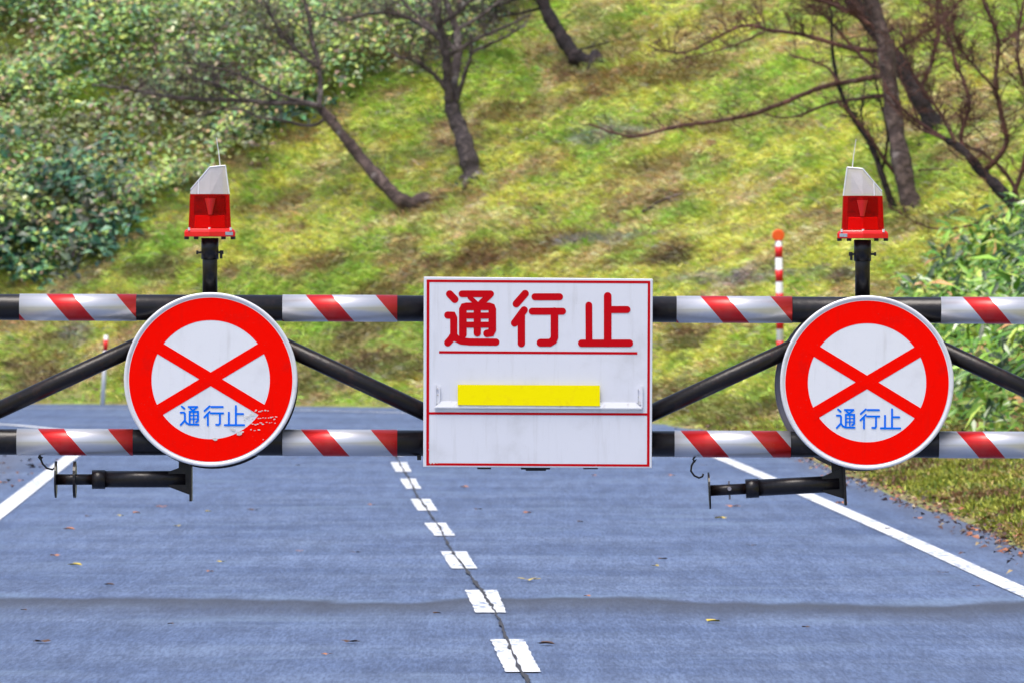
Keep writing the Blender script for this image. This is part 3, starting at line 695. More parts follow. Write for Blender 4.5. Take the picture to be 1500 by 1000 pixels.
# near dark reddish tree rooted outside the right edge
tree((1530, 420), [(1540, 400), (1515, 345), (1490, 308), (1462, 275), (1436, 250), (1412, 222), (1385, 205)], 24, 10,
     [([(1440, 252), (1462, 232), (1474, 205), (1466, 165), (1458, 120), (1462, 60), (1440, 0), (1430, -30)], 9, 5, 22, .5, 2),
      ([(1500, 320), (1488, 280), (1470, 250), (1440, 225), (1415, 215)], 8, 3, 10, .4, 1),
      ([(1412, 225), (1408, 195), (1420, 150), (1400, 90), (1385, 40), (1375, -20)], 8, 3, 22, .5, 2),
      ([(1400, 212), (1380, 170), (1350, 130), (1330, 90), (1320, 40)], 6, 2, 22, .45, 2),
      ([(1385, 205), (1350, 190), (1320, 165), (1300, 130)], 5, 2, 12, .4, 1),
      ([(1478, 300), (1500, 240), (1510, 160), (1490, 80), (1500, 0)], 8, 4, 20, .5, 2),
      ([(1515, 322), (1480, 316), (1440, 326), (1400, 334), (1370, 335), (1340, 325), (1300, 300)], 6, 1.5, 8, .3, 1),
      ([(1470, 318), (1430, 340), (1400, 365)], 2.5, 1, 3, .2, 0),
      ([(1458, 130), (1430, 100), (1400, 60), (1395, 10)], 5, 2, 16, .4, 2),
      ([(1470, 60), (1500, 40), (1530, 0)], 5, 3, 8, .4, 1)], 'bark_dark', 'near dark tree with a fan of reddish twigs at the right edge', tw=(8, .5, 2), dd=.2, top=.9, limb_bark='bark_red', Dset=82.0)
tree((20, 305), [(18, 306), (10, 290), (2, 272), (-12, 250), (-20, 200)], 12, 8, [([(-5, 270), (-25, 230), (-40, 180)], 5, 3, 6, .4, 1)], 'bark_dark', 'small dark trunk at the far left edge of the picture', tw=(3, .4, 1), top=1.0)
# fallen branch on the slope
b = hit(975, 297); mb = MB()
branch_px([(940, 312), (962, 298), (980, 290), (1000, 284)], b.y-.15, 5, 3, mb); branch_px([(978, 291), (986, 298), (998, 300)], b.y-.15, 3, 1.5, mb)
tag(mb.build('fallen_branch', 'bark_brown', None, b), 'brown dead branch lying in the hillside grass', 'branch')

# ------------------------------------------------------------ snow poles beyond the road
def striped_pole(top, bot, base_d, wpx, bands, label, ball=None, name='snow_pole', seg=12):
    b = P(bot[0], bot[1], base_d); b.z = float(H(b.x, b.y))
    t = thing(name, b, label, 'marker pole', 'roadside marker poles')
    r_ = wpx/2*base_d/FPX; T = P(*top, base_d)
    mb = MB(); mb.tube([b+Vector((0, 0, -.05)), T], r_, seg); mb.build('pole', 'pole_white', t, b, smooth=True)
    for (y0, y1) in bands:
        def at(y): u = (y-top[1])/(bot[1]-top[1]); return T.lerp(b, u)
        mb = MB(); mb.tube([at(y0), at(y1)], r_*1.06, seg); mb.build('red_band', 'pole_red', t, b, smooth=True)
    if ball:
        c_ = P(*ball[:2], base_d); R_ = ball[2]*base_d/FPX
        mb = MB()
        mb.tube([c_+Vector((0, -.035, 0)), c_+Vector((0, -.03, 0)), c_+Vector((0, .03, 0)), c_+Vector((0, .035, 0))], [R_*.85, R_, R_, R_*.85], 28)
        mb.build('reflector', 'reflector_orange', t, b)
    return t
striped_pole((1140.5, 353), (1144, 612), 83.5, 10.5, [(363, 382.5), (404.5, 425), (446, 467), (488, 509), (530, 551), (572, 593)], 'tall red and white striped pole with an orange round reflector beyond the gate', (1140, 345, 9))
striped_pole((155.5, 491), (149.5, 588), 97.4, 6.5, [(497, 511)], 'short white marker pole with one red band on the far left verge')

# ------------------------------------------------------------ gate leaves
BR = 19*PX                                   # bar radius
def bar_y(x, up): return (450+x*.0033) if up else (646.5+x*.003)
def leaf_gate(x0, x1, xc, segs_u, segs_l, offs_u, offs_l, label, cuts):
    ymid = 560; base = G((x0+x1)/2, 1025)
    t = thing('barrier_gate', base, label, 'gate', 'barrier gate leaves across the road')
    for up, segs, offs in ((1, segs_u, offs_u), (0, segs_l, offs_l)):
        A = G(x0, bar_y(x0, up)); B = G(x1, bar_y(x1, up))
        mb = MB(); mb.tube([A, B], BR, 40, cap=True); bar = mb.build('upper_bar' if up else 'lower_bar', 'black_paint', t, base, smooth=True)
        for (a_, b_), off in zip(segs, offs):
            mb = MB(); mb.tube([G(a_, bar_y(a_, up)), G(b_, bar_y(b_, up))], BR+.0016, 40)
            mb.build('reflective_sleeve', 'sleeve', bar, G(off, bar_y(off, up)), smooth=True)
    zu = lambda x: bar_y(x, 1); zl = lambda x: bar_y(x, 0)
    for sgn in (-1, 1):
        mb = MB(); xe = xc+sgn*402
        mb.tube([G(xc+sgn*14, zu(xc)+12), G(xe, zl(xe)-4)], 12.5*PX, 20); mb.build('brace', 'rust_paint', t, base, smooth=True)
    mb = MB(); mb.tube([G(xc, zu(xc)+17), G(xc, zl(xc)-17)], 14*PX, 20); mb.build('upright', 'black_paint', t, base, smooth=True)
    for xe in cuts:
        mb = MB(); mb.tube([G(xe, zu(xe)+17), G(xe, zl(xe)-17)], 15*PX, 20); mb.build('upright', 'black_paint', t, base, smooth=True)
    return t, base
lx0, lx1 = -560, 772; rx0, rx1 = 800, 2080
gl, gbl = leaf_gate(lx0, lx1, 309, [(-355, -185), (29, 200), (414, 582)], [(-355, -185), (25, 195), (414, 582)], [-280, 104.5, 484], [-285, 92, 477],
           'left leaf of the black tubular barrier gate with striped bars', (-540, 752))
gr2, gbr = leaf_gate(rx0, rx1, 1268, [(991, 1160), (1378, 1548), (1765, 1935)], [(988, 1158), (1375, 1546), (1765, 1935)], [1062, 1446, 1835], [1033, 1437, 1830],
           'right leaf of the black tubular barrier gate with striped bars', (820, 2060))
for t, base, x in ((gl, gbl, 612), ):
    mb = MB(); mb.box(G(611, 640, -.02), G(617, 673, .02)); mb.build('stop_plate', 'black_paint', t, base)
mb = MB(); mb.box(G(770, 660, .01), G(800, 689, .045)); mb.box(G(763, 684, .0), G(806, 687, .05)); mb.build('latch', 'black_paint', gl, gbl, bevel=.002)
# hinge posts, outside the picture
for x, lab in ((-600, 'thick black post carrying the left gate leaf'), (2120, 'thick black post carrying the right gate leaf')):
    b = G(x, 1025); b.z = float(H(b.x, b.y))-.1; mb = MB(); mb.tube([b, G(x, 395)], .085, 32); mb.tube([G(x, 395), G(x, 388)], [.095, .06], 32)
    tag(mb.build('gate_post', 'black_paint', None, b, smooth=True), lab, 'post', 'gate posts')

# folding prop legs (parts of the leaves)
def prop_leg(par, base, ox, oy, tilt, second):
    """px coordinates relative to the hinge plate at (280,690); tilt in degrees"""
    ca, sa = math.cos(math.radians(tilt)), math.sin(math.radians(tilt))
    def T(x, y, dy=0):
        dx, dz = x-280, y-700; return G(ox+dx*ca+dz*sa, oy-dx*sa+dz*ca, dy)
    mb = MB(); mb.tube([T(154, 701), T(272, 701)], [12.3*PX, 12.3*PX], 20); root = mb.build('prop_leg', 'black_paint', par, base, smooth=True)
    mb = MB(); mb.tube([T(135, 701.5), T(154, 701.5)], 14*PX, 20); mb.build('collar', 'black_paint', root, base, smooth=True)
    mb = MB(); mb.tube([T(82, 701.5), T(136, 701.5)], 8*PX, 20); mb.build('inner_rod', 'rust_paint', root, base, smooth=True)
    mb = MB(); mb.tube([T(80.5, 701.5), T(83, 701.5)], 27*PX, 24); mb.build('foot_plate', 'black_paint', root, base)
    if second:
        mb = MB(); mb.tube([T(107.5, 701.5), T(111.5, 701.5)], 27*PX, 24); mb.build('foot_plate', 'black_paint', root, base)
    else:
        mb = MB(); mb.tube([T(111, 689), T(111, 716)], 1.4*PX, 8); mb.tube([T(111, 700, -.03), T(111, 700, -.018)], 3*PX, 8); mb.build('pin', 'back_metal', root, base)
    mb = MB()
    for dy in (-.022, .012): mb.slab([T(247, 690, dy), T(279, 678, dy), T(279, 724, dy), T(247, 712, dy)], .008)
    mb.slab([T(278, 679, -.045), T(281.5, 679, -.045), T(281.5, 733, -.045), T(278, 733, -.045)], .09)
    mb.build('hinge_bracket', 'black_paint', root, base)
    mb = MB(); mb.slab([T(262, 662, -.01), T(279, 662, -.01), T(279, 695, -.01), T(262, 688, -.01)], .02); mb.build('hanger', 'black_paint', root, base)
prop_leg(gl, gbl, 280, 700, 0, True)
prop_leg(gr2, gbr, 1237, 706, 3.0, False)
def hook(par, base, pts, r_=1.5):
    mb = MB(); q = [G(*p, -.01) for p in pts]; mb.tube(q, r_*PX, 8); mb.build('hook', 'black_paint', par, base, smooth=True)
hook(gl, gbl, [(59, 665), (57, 669), (60, 673), (62, 669), (60, 667), (60, 672), (63, 679), (69, 685), (77, 687), (82, 683), (83, 675)])
hook(gr2, gbr, [(1018, 668), (1015, 672), (1018, 676), (1020, 672), (1017, 674), (1013, 681), (1012, 689), (1017, 696), (1024, 699), (1029, 697), (1030, 693)])

# ------------------------------------------------------------ lettering
def stroke(mb, pts, w_, to, y, mat, cap=8):
    """rounded polyline: convex pieces side by side, at tiny distinct depths so nothing is coplanar"""
    hw = w_/2
    n = len(pts); L = []; R = []
    P2 = [Vector((p[0], p[1])) for p in pts]
    for i in range(n):
        if i == 0: d = (P2[1]-P2[0]).normalized()
        elif i == n-1: d = (P2[-1]-P2[-2]).normalized()
        else: d = ((P2[i]-P2[i-1]).normalized()+(P2[i+1]-P2[i]).normalized()).normalized()
        nrm = Vector((-d.y, d.x))
        k = 1.0
        if 0 < i < n-1:
            a_ = (P2[i]-P2[i-1]).normalized(); k = 1/max(.5, abs(nrm.dot(Vector((-a_.y, a_.x)))))
        L.append(P2[i]+nrm*hw*k); R.append(P2[i]-nrm*hw*k)
    def semi(c, d):
        a0 = math.atan2(d.y, d.x); return [c+Vector((math.cos(a0+t), math.sin(a0+t)))*hw for t in np.linspace(math.pi/2, -math.pi/2, cap)[1:-1]]
    endc = semi(P2[-1], (P2[-1]-P2[-2])); startc = semi(P2[0], (P2[0]-P2[1]))
    o = len(mb.v); k = mb.mi(mat)
    for i in range(n): mb.v.append(to(*L[i], y)); mb.v.append(to(*R[i], y))
    for i in range(n-1): mb.f.append([o+2*i, o+2*i+1, o+2*i+3, o+2*i+2]); mb.m.append(k)
    def fan(idx_l, idx_r, arc):
        a = len(mb.v)
        for q in arc: mb.v.append(to(*q, y))
        mb.f.append([idx_l]+list(range(a, a+len(arc)))+[idx_r]); mb.m.append(k)
    fan(o+2*(n-1), o+2*(n-1)+1, endc); fan(o+1, o, startc)
def arc(pts, i, r_=6, n=4):
    return pts
BOLD = [  # strokes of the three big characters: (width, points)
 (35, [(190, 132), (214, 157)]), (34, [(181, 231), (203, 232), (209, 245), (209, 322), (196, 343), (181, 360)]), (33, [(209, 325), (222, 340), (245, 352), (285, 356), (408, 357)]),
 (32, [(248, 131), (383, 131)]), (30, [(380, 136), (338, 175)]), (22, [(285, 148), (318, 178)]),
 (36, [(252, 322), (252, 205), (258, 193), (270, 190), (376, 190), (387, 194), (391, 205), (391, 300), (384, 314), (366, 317)]),
 (34, [(320, 190), (320, 315)]), (29, [(252, 233), (391, 233)]), (28, [(252, 276), (391, 276)]),
 (35, [(546, 130), (504, 178)]), (35, [(541, 207), (496, 268)]), (35, [(528, 235), (528, 363)]), (33, [(592, 145), (708, 145)]), (33, [(579, 213), (722, 213)]),
 (36, [(684, 213), (684, 335), (678, 350), (662, 360), (618, 360)]),
 (32, [(846, 184), (847, 362)]), (36, [(935, 141), (935, 362)]), (33, [(935, 205), (1026, 205)]), (34, [(812, 362), (1038, 362)])]
THIN = [
 (9, [(366, 539), (378, 549)]), (9, [(361, 567), (376, 567), (380, 572), (380, 602), (361, 623)]), (9, [(380, 603), (388, 615), (400, 621), (442, 622)]),
 (9, [(397, 541), (437, 541)]), (8, [(436, 542), (419, 556)]), (8, [(404, 547), (418, 558)]), (9, [(402, 612), (402, 563), (440, 563), (440, 604), (431, 611)]), (7, [(420, 563), (420, 612)]),
 (6, [(402, 580), (440, 580)]), (6, [(402, 596), (440, 596)]),
 (9, [(493, 538), (470, 559)]), (9, [(493, 563), (469, 588)]), (9, [(485, 576), (485, 625)]), (9, [(501, 541), (553, 541)]), (9, [(499, 570), (555, 570)]), (9, [(540, 570), (540, 616), (535, 623), (523, 622)]),
 (9, [(581, 567), (581, 624)]), (9, [(613, 537), (613, 624)]), (9, [(613, 573), (646, 573)]), (9, [(562, 624), (651, 624)])]

# ------------------------------------------------------------ round signs
def round_sign(cx, cy, tilt, label, damage=False):
    R_ = 126.3*PX; c0 = G(cx, cy, -.060)
    t = thing('round_sign', c0, label, 'sign', 'round no passage signs on the gate')
    ct, st_ = math.cos(math.radians(tilt)), math.sin(math.radians(tilt))
    def to(u, v, y):      # u,v in photo px from the disc centre, v downward
        return c0+Vector(((u*ct+v*st_)*PX, y, (u*st_-v*ct)*PX))
    def disc(r0, y0, y1, mat, name, seg=96):
        mb = MB(); vs = []
        for y in (y0, y1):
            for k in range(seg): a_ = 2*math.pi*k/seg; vs.append(to(r0*math.cos(a_), r0*math.sin(a_), y))
        fs = [list(range(seg)), list(range(2*seg-1, seg-1, -1))]+[(k, k+seg, (k+1) % seg+seg, (k+1) % seg) for k in range(seg)]
        mb.add(vs, fs); return mb.build(name, mat, t, c0)
    face = disc(126.3, 0, .012, 'sign_white', 'plate')
    mb = MB(); vs = []; seg = 96                      # rolled rim
    prof = [(121, -.0005), (122.5, -.003), (125, -.004), (127, -.002), (127, .014)]
    for (r0, y) in prof:
        for k in range(seg): a_ = 2*math.pi*k/seg; vs.append(to(r0*math.cos(a_), r0*math.sin(a_), y))
    fs = [(j*seg+k, j*seg+(k+1) % seg, (j+1)*seg+(k+1) % seg, (j+1)*seg+k) for j in range(len(prof)-1) for k in range(seg)]
    mb.add(vs, fs); mb.build('rim', 'rim_metal', t, c0, smooth=True)
    mb = MB(); vs = []
    for r0 in (86.5, 119.5):
        for k in range(seg): a_ = 2*math.pi*k/seg; vs.append(to(r0*math.cos(a_), r0*math.sin(a_), -.0005))
    mb.add(vs, [(k, (k+1) % seg, (k+1) % seg+seg, k+seg) for k in range(seg)]); mb.build('red_ring', 'sign_red', t, c0)
    mb = MB()
    for i_, s_ in enumerate((-1, 1)):
        a_ = math.radians(31)*s_; d_ = Vector((math.cos(a_), math.sin(a_))); nn = Vector((-d_.y, d_.x)); w2 = 8.6; y = -.0008-.00015*i_
        q = [d_*-96+nn*w2, d_*96+nn*w2, d_*96-nn*w2, d_*-96-nn*w2]
        mb.add([to(p_.x, p_.y-1, y) for p_ in q], [(0, 1, 2, 3)])
    mb.build('red_cross', 'sign_red', t, c0)
    mb = MB()
    gs = []
    for i_, (w_, pts) in enumerate(THIN):
        if i_ in (0, 10, 16): gs.append(len(mb.v))
        stroke(mb, [((x-498)/3.125, (y-418)/3.125) for x, y in pts], w_/3.125, to, -.0012-.00008*(i_ % 10), 'letter_blue', 6)
    build_split(mb, 'character', None, t, c0, gs)
    if damage:
        mb = MB(); rr = random.Random(3)
        def fleck(x, y, a_, b_, k=7, rot=0):
            n_ = k; pts = []
            for i in range(n_):
                th = 2*math.pi*i/n_; q = rr.uniform(.55, 1.1); u = a_*math.cos(th)*q; v = b_*math.sin(th)*q
                pts.append(to((x-498)/3.125+u*math.cos(rot)-v*math.sin(rot), (y-418)/3.125+u*math.sin(rot)+v*math.cos(rot), -.0022-rr.random()*.0008))
            mb.add(pts, [list(range(n_))])
        fleck(518, 690, 5.2, 2.3, 8); fleck(628, 663, 5, 3.2, 8); fleck(600, 645, 6, 2, 8, .2); fleck(642, 655, 3, 1.3); fleck(665, 585, 8, 1.1, 8, -.25); fleck(690, 575, 6, 1.2, 8, -.1)
        for (x0, y0, x1, nn) in ((690, 560, 745, 7), (715, 590, 795, 8), (682, 617, 738, 8), (752, 614, 792, 4), (680, 644, 716, 3), (655, 600, 690, 4)):
            for k in range(nn): fleck(x0+(x1-x0)*k/max(1, nn-1)+rr.uniform(-3, 3), y0+rr.uniform(-4, 5), rr.uniform(.9, 2.4), rr.uniform(.6, 1.4), 6)
        fleck(760, 560, 1.3, 1.1); fleck(788, 598, 1.8, 1.2); fleck(738, 690, .8, .8)
        build_split(mb, 'peeled_patch', 'peel', t, c0)
    # clamp straps behind
    mb = MB()
    for v in (-104, 90): mb.box(to(-16, v-8, .014), to(16, v+8, .020))
    build_split(mb, 'clamp', 'back_metal', t, c0)
    return t
round_sign(309.5, 555.5, 0, 'round red and white crossed sign with peeled scratches, on the left gate leaf', True)
round_sign(1269, 560, -.3, 'undamaged round red and white crossed sign with blue writing, on the right gate leaf')
def rear_sign(cx, cy, r0, mat, label, tint):
    c0 = G(cx, cy, .062); t = thing('round_sign', c0, label, 'sign', 'round signs facing away on the rear of the gate')
    mb = MB(); seg = 80; vs = []
    for y, rr_ in ((-.006, r0-2), (-.008, r0), (.010, r0)):
        for k in range(seg): a_ = 2*math.pi*k/seg; vs.append(c0+Vector((math.cos(a_)*rr_*PX, y, math.sin(a_)*rr_*PX)))
    fs = [list(range(seg))[::-1]]+[(j*seg+k, j*seg+(k+1) % seg, (j+1)*seg+(k+1) % seg, (j+1)*seg+k) for j in (0, 1) for k in range(seg)]+[list(range(2*seg, 3*seg))]
    mb.add(vs, fs); mb.build('plate', mat, t, c0)
    mb = MB()
    for z in (-86, 86): mb.box(c0+Vector((-.05, -.014, (z-6)*PX)), c0+Vector((.05, -.0085, (z+6)*PX)))
    build_split(mb, 'clamp', 'back_metal', t, c0)
rear_sign(311, 561.5, 125, 'back_metal_dark', 'dark back of a round sign showing below the scratched left sign', 0)
rear_sign(1261.5, 564, 126, 'back_metal', 'grey back of a round sign showing left of the undamaged right sign', 0)

# ------------------------------------------------------------ message board
b0 = G(789, 545, -.065)
t = thing('notice_board', b0, 'large white rectangular board with big red writing and a yellow strip', 'sign')
def cb(x, y, yy=0):                      # crop coordinates -> world
    return G(600+x/3.226, 390+y/3.226, -.065+yy)
mb = MB(); mb.slab([cb(68, 50), cb(1148, 60), cb(1143, 950), cb(65, 945)], .014); mb.build('panel', 'board_white', t, b0, bevel=.0025)
mb = MB()
def bar2(a_, b_, w_, y=-.0006):
    a_ = Vector(a_); b_ = Vector(b_); d_ = (b_-a_).normalized(); n_ = Vector((-d_.y, d_.x))*w_/2
    mb.add([cb(*(a_+n_), y), cb(*(b_+n_), y), cb(*(b_-n_), y), cb(*(a_-n_), y)], [(0, 1, 2, 3)])
bar2((81, 70), (1136, 76), 12); bar2((81, 931), (1132, 937), 11)
bar2((88, 64), (86, 937), 13, -.0008); bar2((1130, 71), (1126, 942), 12, -.0008)
bar2((90, 691), (1126, 696), 11, -.0010); bar2((140, 404), (1075, 409), 12)
mb.build('red_lines', 'letter_red', t, b0)
mb = MB(); gs = []
for i_, (w_, pts) in enumerate(BOLD):
    if i_ in (0, 10, 16): gs.append(len(mb.v))
    stroke(mb, pts, w_, lambda u, v, y: cb(u, v, y), -.0007-.00008*(i_ % 10), 'letter_red', 10)
build_split(mb, 'character', None, t, b0, gs)
mb = MB(); mb.slab([cb(228, 556, -.0125), cb(898, 560, -.0125), cb(898, 657, -.0125), cb(228, 652, -.0125)], .003); mb.build('yellow_strip', 'yellow_tape', t, b0)
mb = MB()                                  # shallow card holder: sloping lip and two side brackets
q = [cb(150, 634, -.006), cb(1065, 640, -.006), cb(1097, 667, -.010), cb(119, 662, -.010)]
q2 = [cb(119, 667, -.0095), cb(1097, 672, -.0095), cb(1097, 672, -.001), cb(119, 667, -.001)]
mb.add(q+q2, [(0, 3, 2, 1), (3, 4, 5, 2), (4, 7, 6, 5), (0, 1, 6, 7), (0, 7, 4, 3), (1, 2, 5, 6)])
tr = mb.build('card_holder', 'tray_white', t, b0)
for (x0, x1, y0, y1) in ((120, 126, 556, 660), (140, 145, 566, 640), (1092, 1100, 562, 665), (1074, 1078, 572, 642)):
    mb = MB(); mb.box(cb(x0, y0, -.008), cb(x1, y1, -.001)); mb.build('side_bracket', 'board_white', tr, b0)
mb = MB(); mb.box(cb(126, 600, -.004), cb(140, 645, -.001)); mb.box(cb(1078, 610, -.004), cb(1092, 650, -.001)); build_split(mb, 'side_bracket', 'tray_white', tr, b0)
mb = MB()
for (x, y) in ((140, 575), (140, 605), (1085, 580), (1085, 615)):
    mb.tube([cb(x-7, y, -.006), cb(x-7, y, -.001)], .0025, 10)
build_split(mb, 'rivet', 'peel', t, b0)
mb = MB()
for x0, x1 in ((320, 385), (820, 890)): mb.box(cb(x0, 930, .016), cb(x1, 955, .030))
build_split(mb, 'clamp', 'back_metal_dark', t, b0)
mb = MB(); rr = random.Random(5)
for (x, y, a_) in ((100, 926, 6), (116, 927, 5), (130, 925, 4), (360, 925, 3), (880, 940, 3), (92, 830, 3), (91, 862, 3)):
    pts = [cb(x+a_*math.cos(k)*rr.uniform(.5, 1.2), y+a_*.7*math.sin(k)*rr.uniform(.5, 1.2), -.003) for k in np.linspace(0, 5.5, 7)]
    mb.add(pts, [list(range(7))])
build_split(mb, 'chipped_paint', 'peel', t, b0)

# ------------------------------------------------------------ warning beacons
def beacon(cx, ytop, mir, label, pole_w=23):
    """photo px relative to pole axis; ytop = y of the base plate top"""
    def T(x, y, dy=0): return G(cx+x*mir, ytop+y, dy)
    b = G(cx, 432, 0)
    t = thing('warning_beacon', b, label, 'warning light', 'red warning beacons on the gate')
    mb = MB(); mb.tube([T(0, 12), G(cx, 434)], 11*PX, 24); mb.build('pole', 'black_paint', t, b, smooth=True)
    mb = MB(); mb.tube([T(0, 12), T(0, 43)], 12.7*PX, 24); col = mb.build('collar', 'black_paint', t, b, smooth=True)
    mb = MB()
    for s_ in (-1, 1):
        mb = MB(); mb.tube([T(s_*10, 33), T(s_*19, 33)], 1.6*PX, 8); mb.tube([T(s_*17, 33), T(s_*20, 33)], 3.2*PX, 6)
        if s_ > 0: mb.tube([T(16.5, 30), T(16.5, 42)], 2.0*PX, 8)
        mb.build('bolt', 'back_metal_dark', col, b)
    # plan outline of the lamp: flattened hexagon with one edge towards the viewer
    plan = [(-1, -.35), (0, -.62), (1, -.35), (1, .45), (.6, .8), (-.6, .8), (-1, .45)]
    def ring(hw, y): return [T(px_*hw, y, py_*hw*PX) for px_, py_ in plan]
    def prism(rings, name, mat, bev=0, parent=t):
        mb = MB(); n_ = len(plan); vs = [v for r0 in rings for v in r0]
        fs = [(j*n_+k, j*n_+(k+1) % n_, (j+1)*n_+(k+1) % n_, (j+1)*n_+k) for j in range(len(rings)-1) for k in range(n_)]
        fs += [list(range(n_))[::-1], list(range((len(rings)-1)*n_, len(rings)*n_))]
        mb.add(vs, fs); return mb.build(name, mat, parent, b, bevel=bev)
    prism([ring(37, 10), ring(37, 3), ring(35, 0), ring(31, -2)], 'base_plate', 'lamp_base', .0015)
    mb = MB()
    for x in (-34, -20, 20, 34): mb.tube([T(x, 9.5, -.01), T(x, 14, -.01)], 3.5*PX, 10)
    build_split(mb, 'foot', 'back_metal_dark', t, b)
    mb = MB()
    for x in (-30, 0, 31): mb.tube([T(x, -3.5, -.045 if x == 0 else -.034), T(x, 1, -.045 if x == 0 else -.034)], 1.8*PX, 8)
    build_split(mb, 'screw', 'rim_metal', t, b)
    prism([ring(31, -2.2), ring(28.8, -52)], 'red_lens', 'red_lens')
    pl3 = [(-1, -.52), (0, -.80), (1, -.52), (1, .2), (.6, .3), (-.6, .3), (-1, .2)]
    prism([[T(a_*hw_, y, (c_+.12)*hw_*PX) for a_, c_ in pl3] for hw_, y in ((23, -22), (22, -50))], 'inner_core', 'lamp_inner')
    prism([[T(a_*hw_, y, c_*hw_*PX) for a_, c_ in pl3] for hw_, y in ((22, -3), (21.4, -20), (20.6, -21))], 'light_unit', 'lamp_core')
    mb = MB(); mb.tube([T(1, -22, -.040), T(1, -46, -.040)], [3*PX, 8*PX], 16); mb.build('reflector', 'pole_red', t, b)
    # wedge top: slanting solar cover
    hw = 28.6; lo = ring(hw, -52.3)
    def cuty(x): return -59-(x+28.5)/ (31.0)*36 if x < 2.5 else -95
    hi = []
    pl2 = [(-1, -.33), (-.12, -.5), (.72, -.35), (.72, .4), (.5, .6), (-.3, .65), (-1, .42)]
    hh = [-59, -92, -94, -94, -94, -92, -59]
    pl2 = [(-.98, -.30), (.02, -.42), (.80, -.30), (.80, .35), (.5, .55), (-.1, .55), (-.98, .35)]
    for (a_, c_), y in zip(pl2, hh): hi.append(T(a_*hw, y, c_*hw*PX))
    mb = MB(); n_ = 7; mb.add(lo+hi, [(k, (k+1) % n_, (k+1) % n_+n_, k+n_) for k in range(n_)]+[list(range(n_))[::-1]]); 
    mb.add([v.copy() for v in hi], [(0, 1, 5, 6), (1, 2, 3, 4, 5)])
    cov = mb.build('clear_cover', 'clear_lens', t, b)
    mb = MB(); e_ = [hi[0], hi[1], hi[2]]; mb.tube([hi[0]+Vector((0, -.001, 0)), hi[1]+Vector((0, -.001, 0)), hi[2]+Vector((0, -.001, 0))], .0022, 6)
    mb.tube([lo[0].lerp(lo[1], .42)+Vector((0, -.001, 0)), hi[0].lerp(hi[1], .42)+Vector((0, -.001, 0))], .0018, 6); mb.tube([lo[2], hi[2]], .0025, 6)
    build_split(mb, 'seam', 'rim_metal', cov, b)
    mb = MB(); mb.add([T(-22, -57, 0), T(4, -88, 0), T(18, -88, 0), T(18, -55, 0), T(-22, -57, .02), T(4, -88, .02), T(18, -88, .02), T(18, -55, .02)], [(0, 1, 2, 3), (7, 6, 5, 4), (0, 4, 5, 1), (1, 5, 6, 2), (2, 6, 7, 3), (3, 7, 4, 0)])
    mb.build('solar_cell', 'solar', t, b)
    mb = MB(); mb.tube([T(15, -93), T(13, -112), T(9.5, -135)], [.0022, .0016, .0012], 6); mb.build('aerial', 'rim_metal', t, b)
    mb = MB(); q0 = ring(37.2, 3); q1 = ring(37.2, 8)
    f = lambda R0, u: R0[1].lerp(R0[2], u)+Vector((0, -.0012, 0))
    mb.add([f(q0, .62), f(q0, .92), f(q1, .92), f(q1, .62)], [(0, 1, 2, 3)]); mb.build('maker_plate', 'sticker', t, b)
beacon(307.5, 337, 1, 'red solar warning beacon with its slanted cover facing left, above the scratched sign')
beacon(1263.5, 339.5, -1, 'red solar warning beacon with its slanted cover facing right, beside the striped pole')

# ------------------------------------------------------------ fallen leaves
def leaf_mesh(name, col, mat_name):
    m_ = simple(mat_name, col, .7, 0, tuple(c*.5 for c in col), .6, 60); M[mat_name] = m_
    mb = MB(); pts = []
    for k in range(9):
        th = 2*math.pi*k/9; r_ = .05*(1+.3*math.cos(5*th+.3)); pts.append(Vector((math.cos(th)*r_*1.2, math.sin(th)*r_, .008+.007*math.cos(2*th+.6)+.004*(k % 2))))
    vs = [Vector((0, 0, .004))]+pts; mb.add(vs, [(0, k+1, (k+1) % 9+1) for k in range(9)])
    mb.tube([(-.04, 0, .006), (-.085, .01, .008)], [.0025, .0015], 4)
    return mb.build(name, mat_name)
lv = {'brown': ((.10, .05, .03), [(373, 748, 1.3), (160, 858, 1.0), (62, 942, 1.4), (800, 945, 1.4), (512, 942, 1.2), (436, 658 + 24, .9), (433, 672, .9), (700, 747, .9), (850, 765, .8), (1050, 757, .8), (520, 810, .8), (1100, 800, .9), (970, 820, 1), (130, 757, .8), (1030, 682, 1), (640, 900, .8), (250, 915, .6), (1180, 920, .7), (1380, 840, .9), (1430, 860, .8), (1300, 775, .8), (35, 895, .6)]),
      'orange': ((.55, .20, .05), [(101, 776, 1.0), (239, 743, .9), (680, 714, .9), (773, 752, .8), (1073, 743, 1.1), (80, 815, .8), (307, 838, .5), (1232, 738, 1.2), (985, 697, .7), (200, 752, .8), (545, 740, .6), (440, 808, .5), (870, 697, .6), (3, 708, 1.0), (1470, 795, 1), (1425, 778, 1.1), (1345, 760, .9), (480, 960, .5), (860, 875, .5)]),
      'yellow': ((.55, .42, .06), [(773, 851, 1.3), (1055, 760, 1.1), (110, 829, 1.1), (260, 771, .6), (325, 824, .6), (305, 750, .7), (1045, 912, 1.0), (960, 830, .6), (178, 756, .6)])}
allleaf = []
special = {(373, 748): 'dark brown curled leaf on the left lane between the scratched sign and the board', (773, 851): 'yellow fallen leaf lying right of the centre line', (160, 858): 'dark brown leaf on the left lane just above the seam', (62, 942): 'dark brown leaf at the bottom left corner of the road', (101, 776): 'orange leaf on the road near the left edge line', (1073, 743): 'orange leaf under the right prop leg', (1045, 912): 'yellowish leaf below the seam in the right lane', (110, 829): 'pale yellow leaf near the left edge of the picture', (800, 945): 'dark brown leaf right of the nearest centre line dash'}
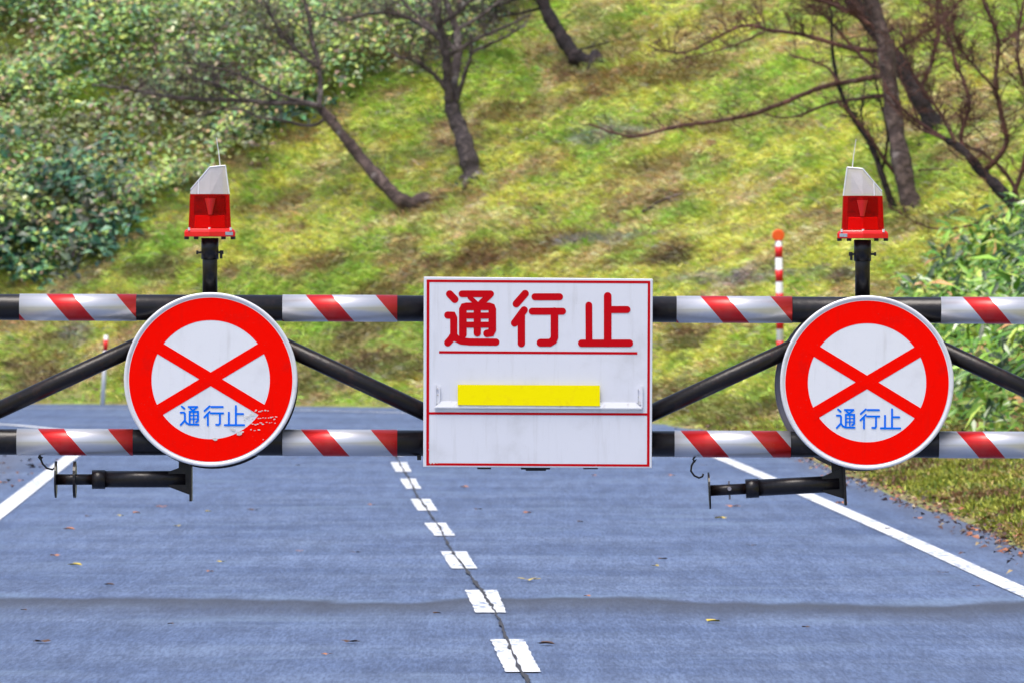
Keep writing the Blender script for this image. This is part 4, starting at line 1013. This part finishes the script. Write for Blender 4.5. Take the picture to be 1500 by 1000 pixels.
for k, (col, spots_) in lv.items():
    proto = leaf_mesh('fallen_leaf', col, 'leaf_'+k)
    for i, (x, y, s_) in enumerate(spots_):
        o = proto if i == 0 else proto.copy()
        if i: C.objects.link(o)
        X, Y = road_pt(x, y); o.location = (X, Y, float(hump(X, Y))+.006); sc = s_*(.45 if k == "brown" else .6)
        o.scale = (sc, sc, sc*1.3); o.rotation_euler = (0, 0, random.uniform(0, 6.28))
        tag(o, special.get((x, y), 'small %s fallen leaf lying on the bluish asphalt' % k), 'leaf', 'fallen leaves on the road')
# dense litter along the verge edge
n = 1500
t_ = RNG.uniform(0, 1, n); yy = 42+t_*40; xe = np.interp(yy, foot[3:11, 1], foot[3:11, 0]); xx = xe+RNG.normal(.0, .10, n)-.02
p = np.stack([xx, yy, np.maximum(H(xx, yy), 0)+.012+RNG.uniform(0, .02, n)], 1)
az = RNG.uniform(0, 6.28, n); dr = np.stack([np.cos(az), np.sin(az), RNG.normal(.1, .25, n)], 1); dr /= np.linalg.norm(dr, axis=1)[:, None]
nr = np.stack([RNG.normal(0, .3, n), RNG.normal(0, .3, n), np.ones(n)], 1)
pal = np.array([(.12, .05, .03), (.35, .12, .05), (.06, .035, .025), (.4, .3, .15)]); c = pal[RNG.choice(4, n, p=[.4, .2, .3, .1])]*RNG.uniform(.6, 1.3, (n, 1))
L = RNG.uniform(.02, .055, n); leaves(p, L, L*.35, dr, nr, c, 'leaf_litter', 'brown and orange dead leaves gathered along the right road edge', 'leaf litter')
n = 200
yy = RNG.uniform(58, 78, n); xx = lineL(yy)-RNG.uniform(.05, 1.6, n)**1.0
p = np.stack([xx, yy, np.full(n, .012)+RNG.uniform(0, .015, n)], 1); az = RNG.uniform(0, 6.28, n)
dr = np.stack([np.cos(az), np.sin(az), RNG.normal(.1, .25, n)], 1); nr = np.stack([RNG.normal(0, .3, n), RNG.normal(0, .3, n), np.ones(n)], 1)
c = pal[RNG.choice(4, n, p=[.5, .15, .25, .1])]*RNG.uniform(.6, 1.3, (n, 1)); L = RNG.uniform(.03, .08, n)
leaves(p, L, L*.3, dr, nr, c, 'leaf_litter', 'brown dead leaves scattered on the left shoulder of the road', 'leaf litter')
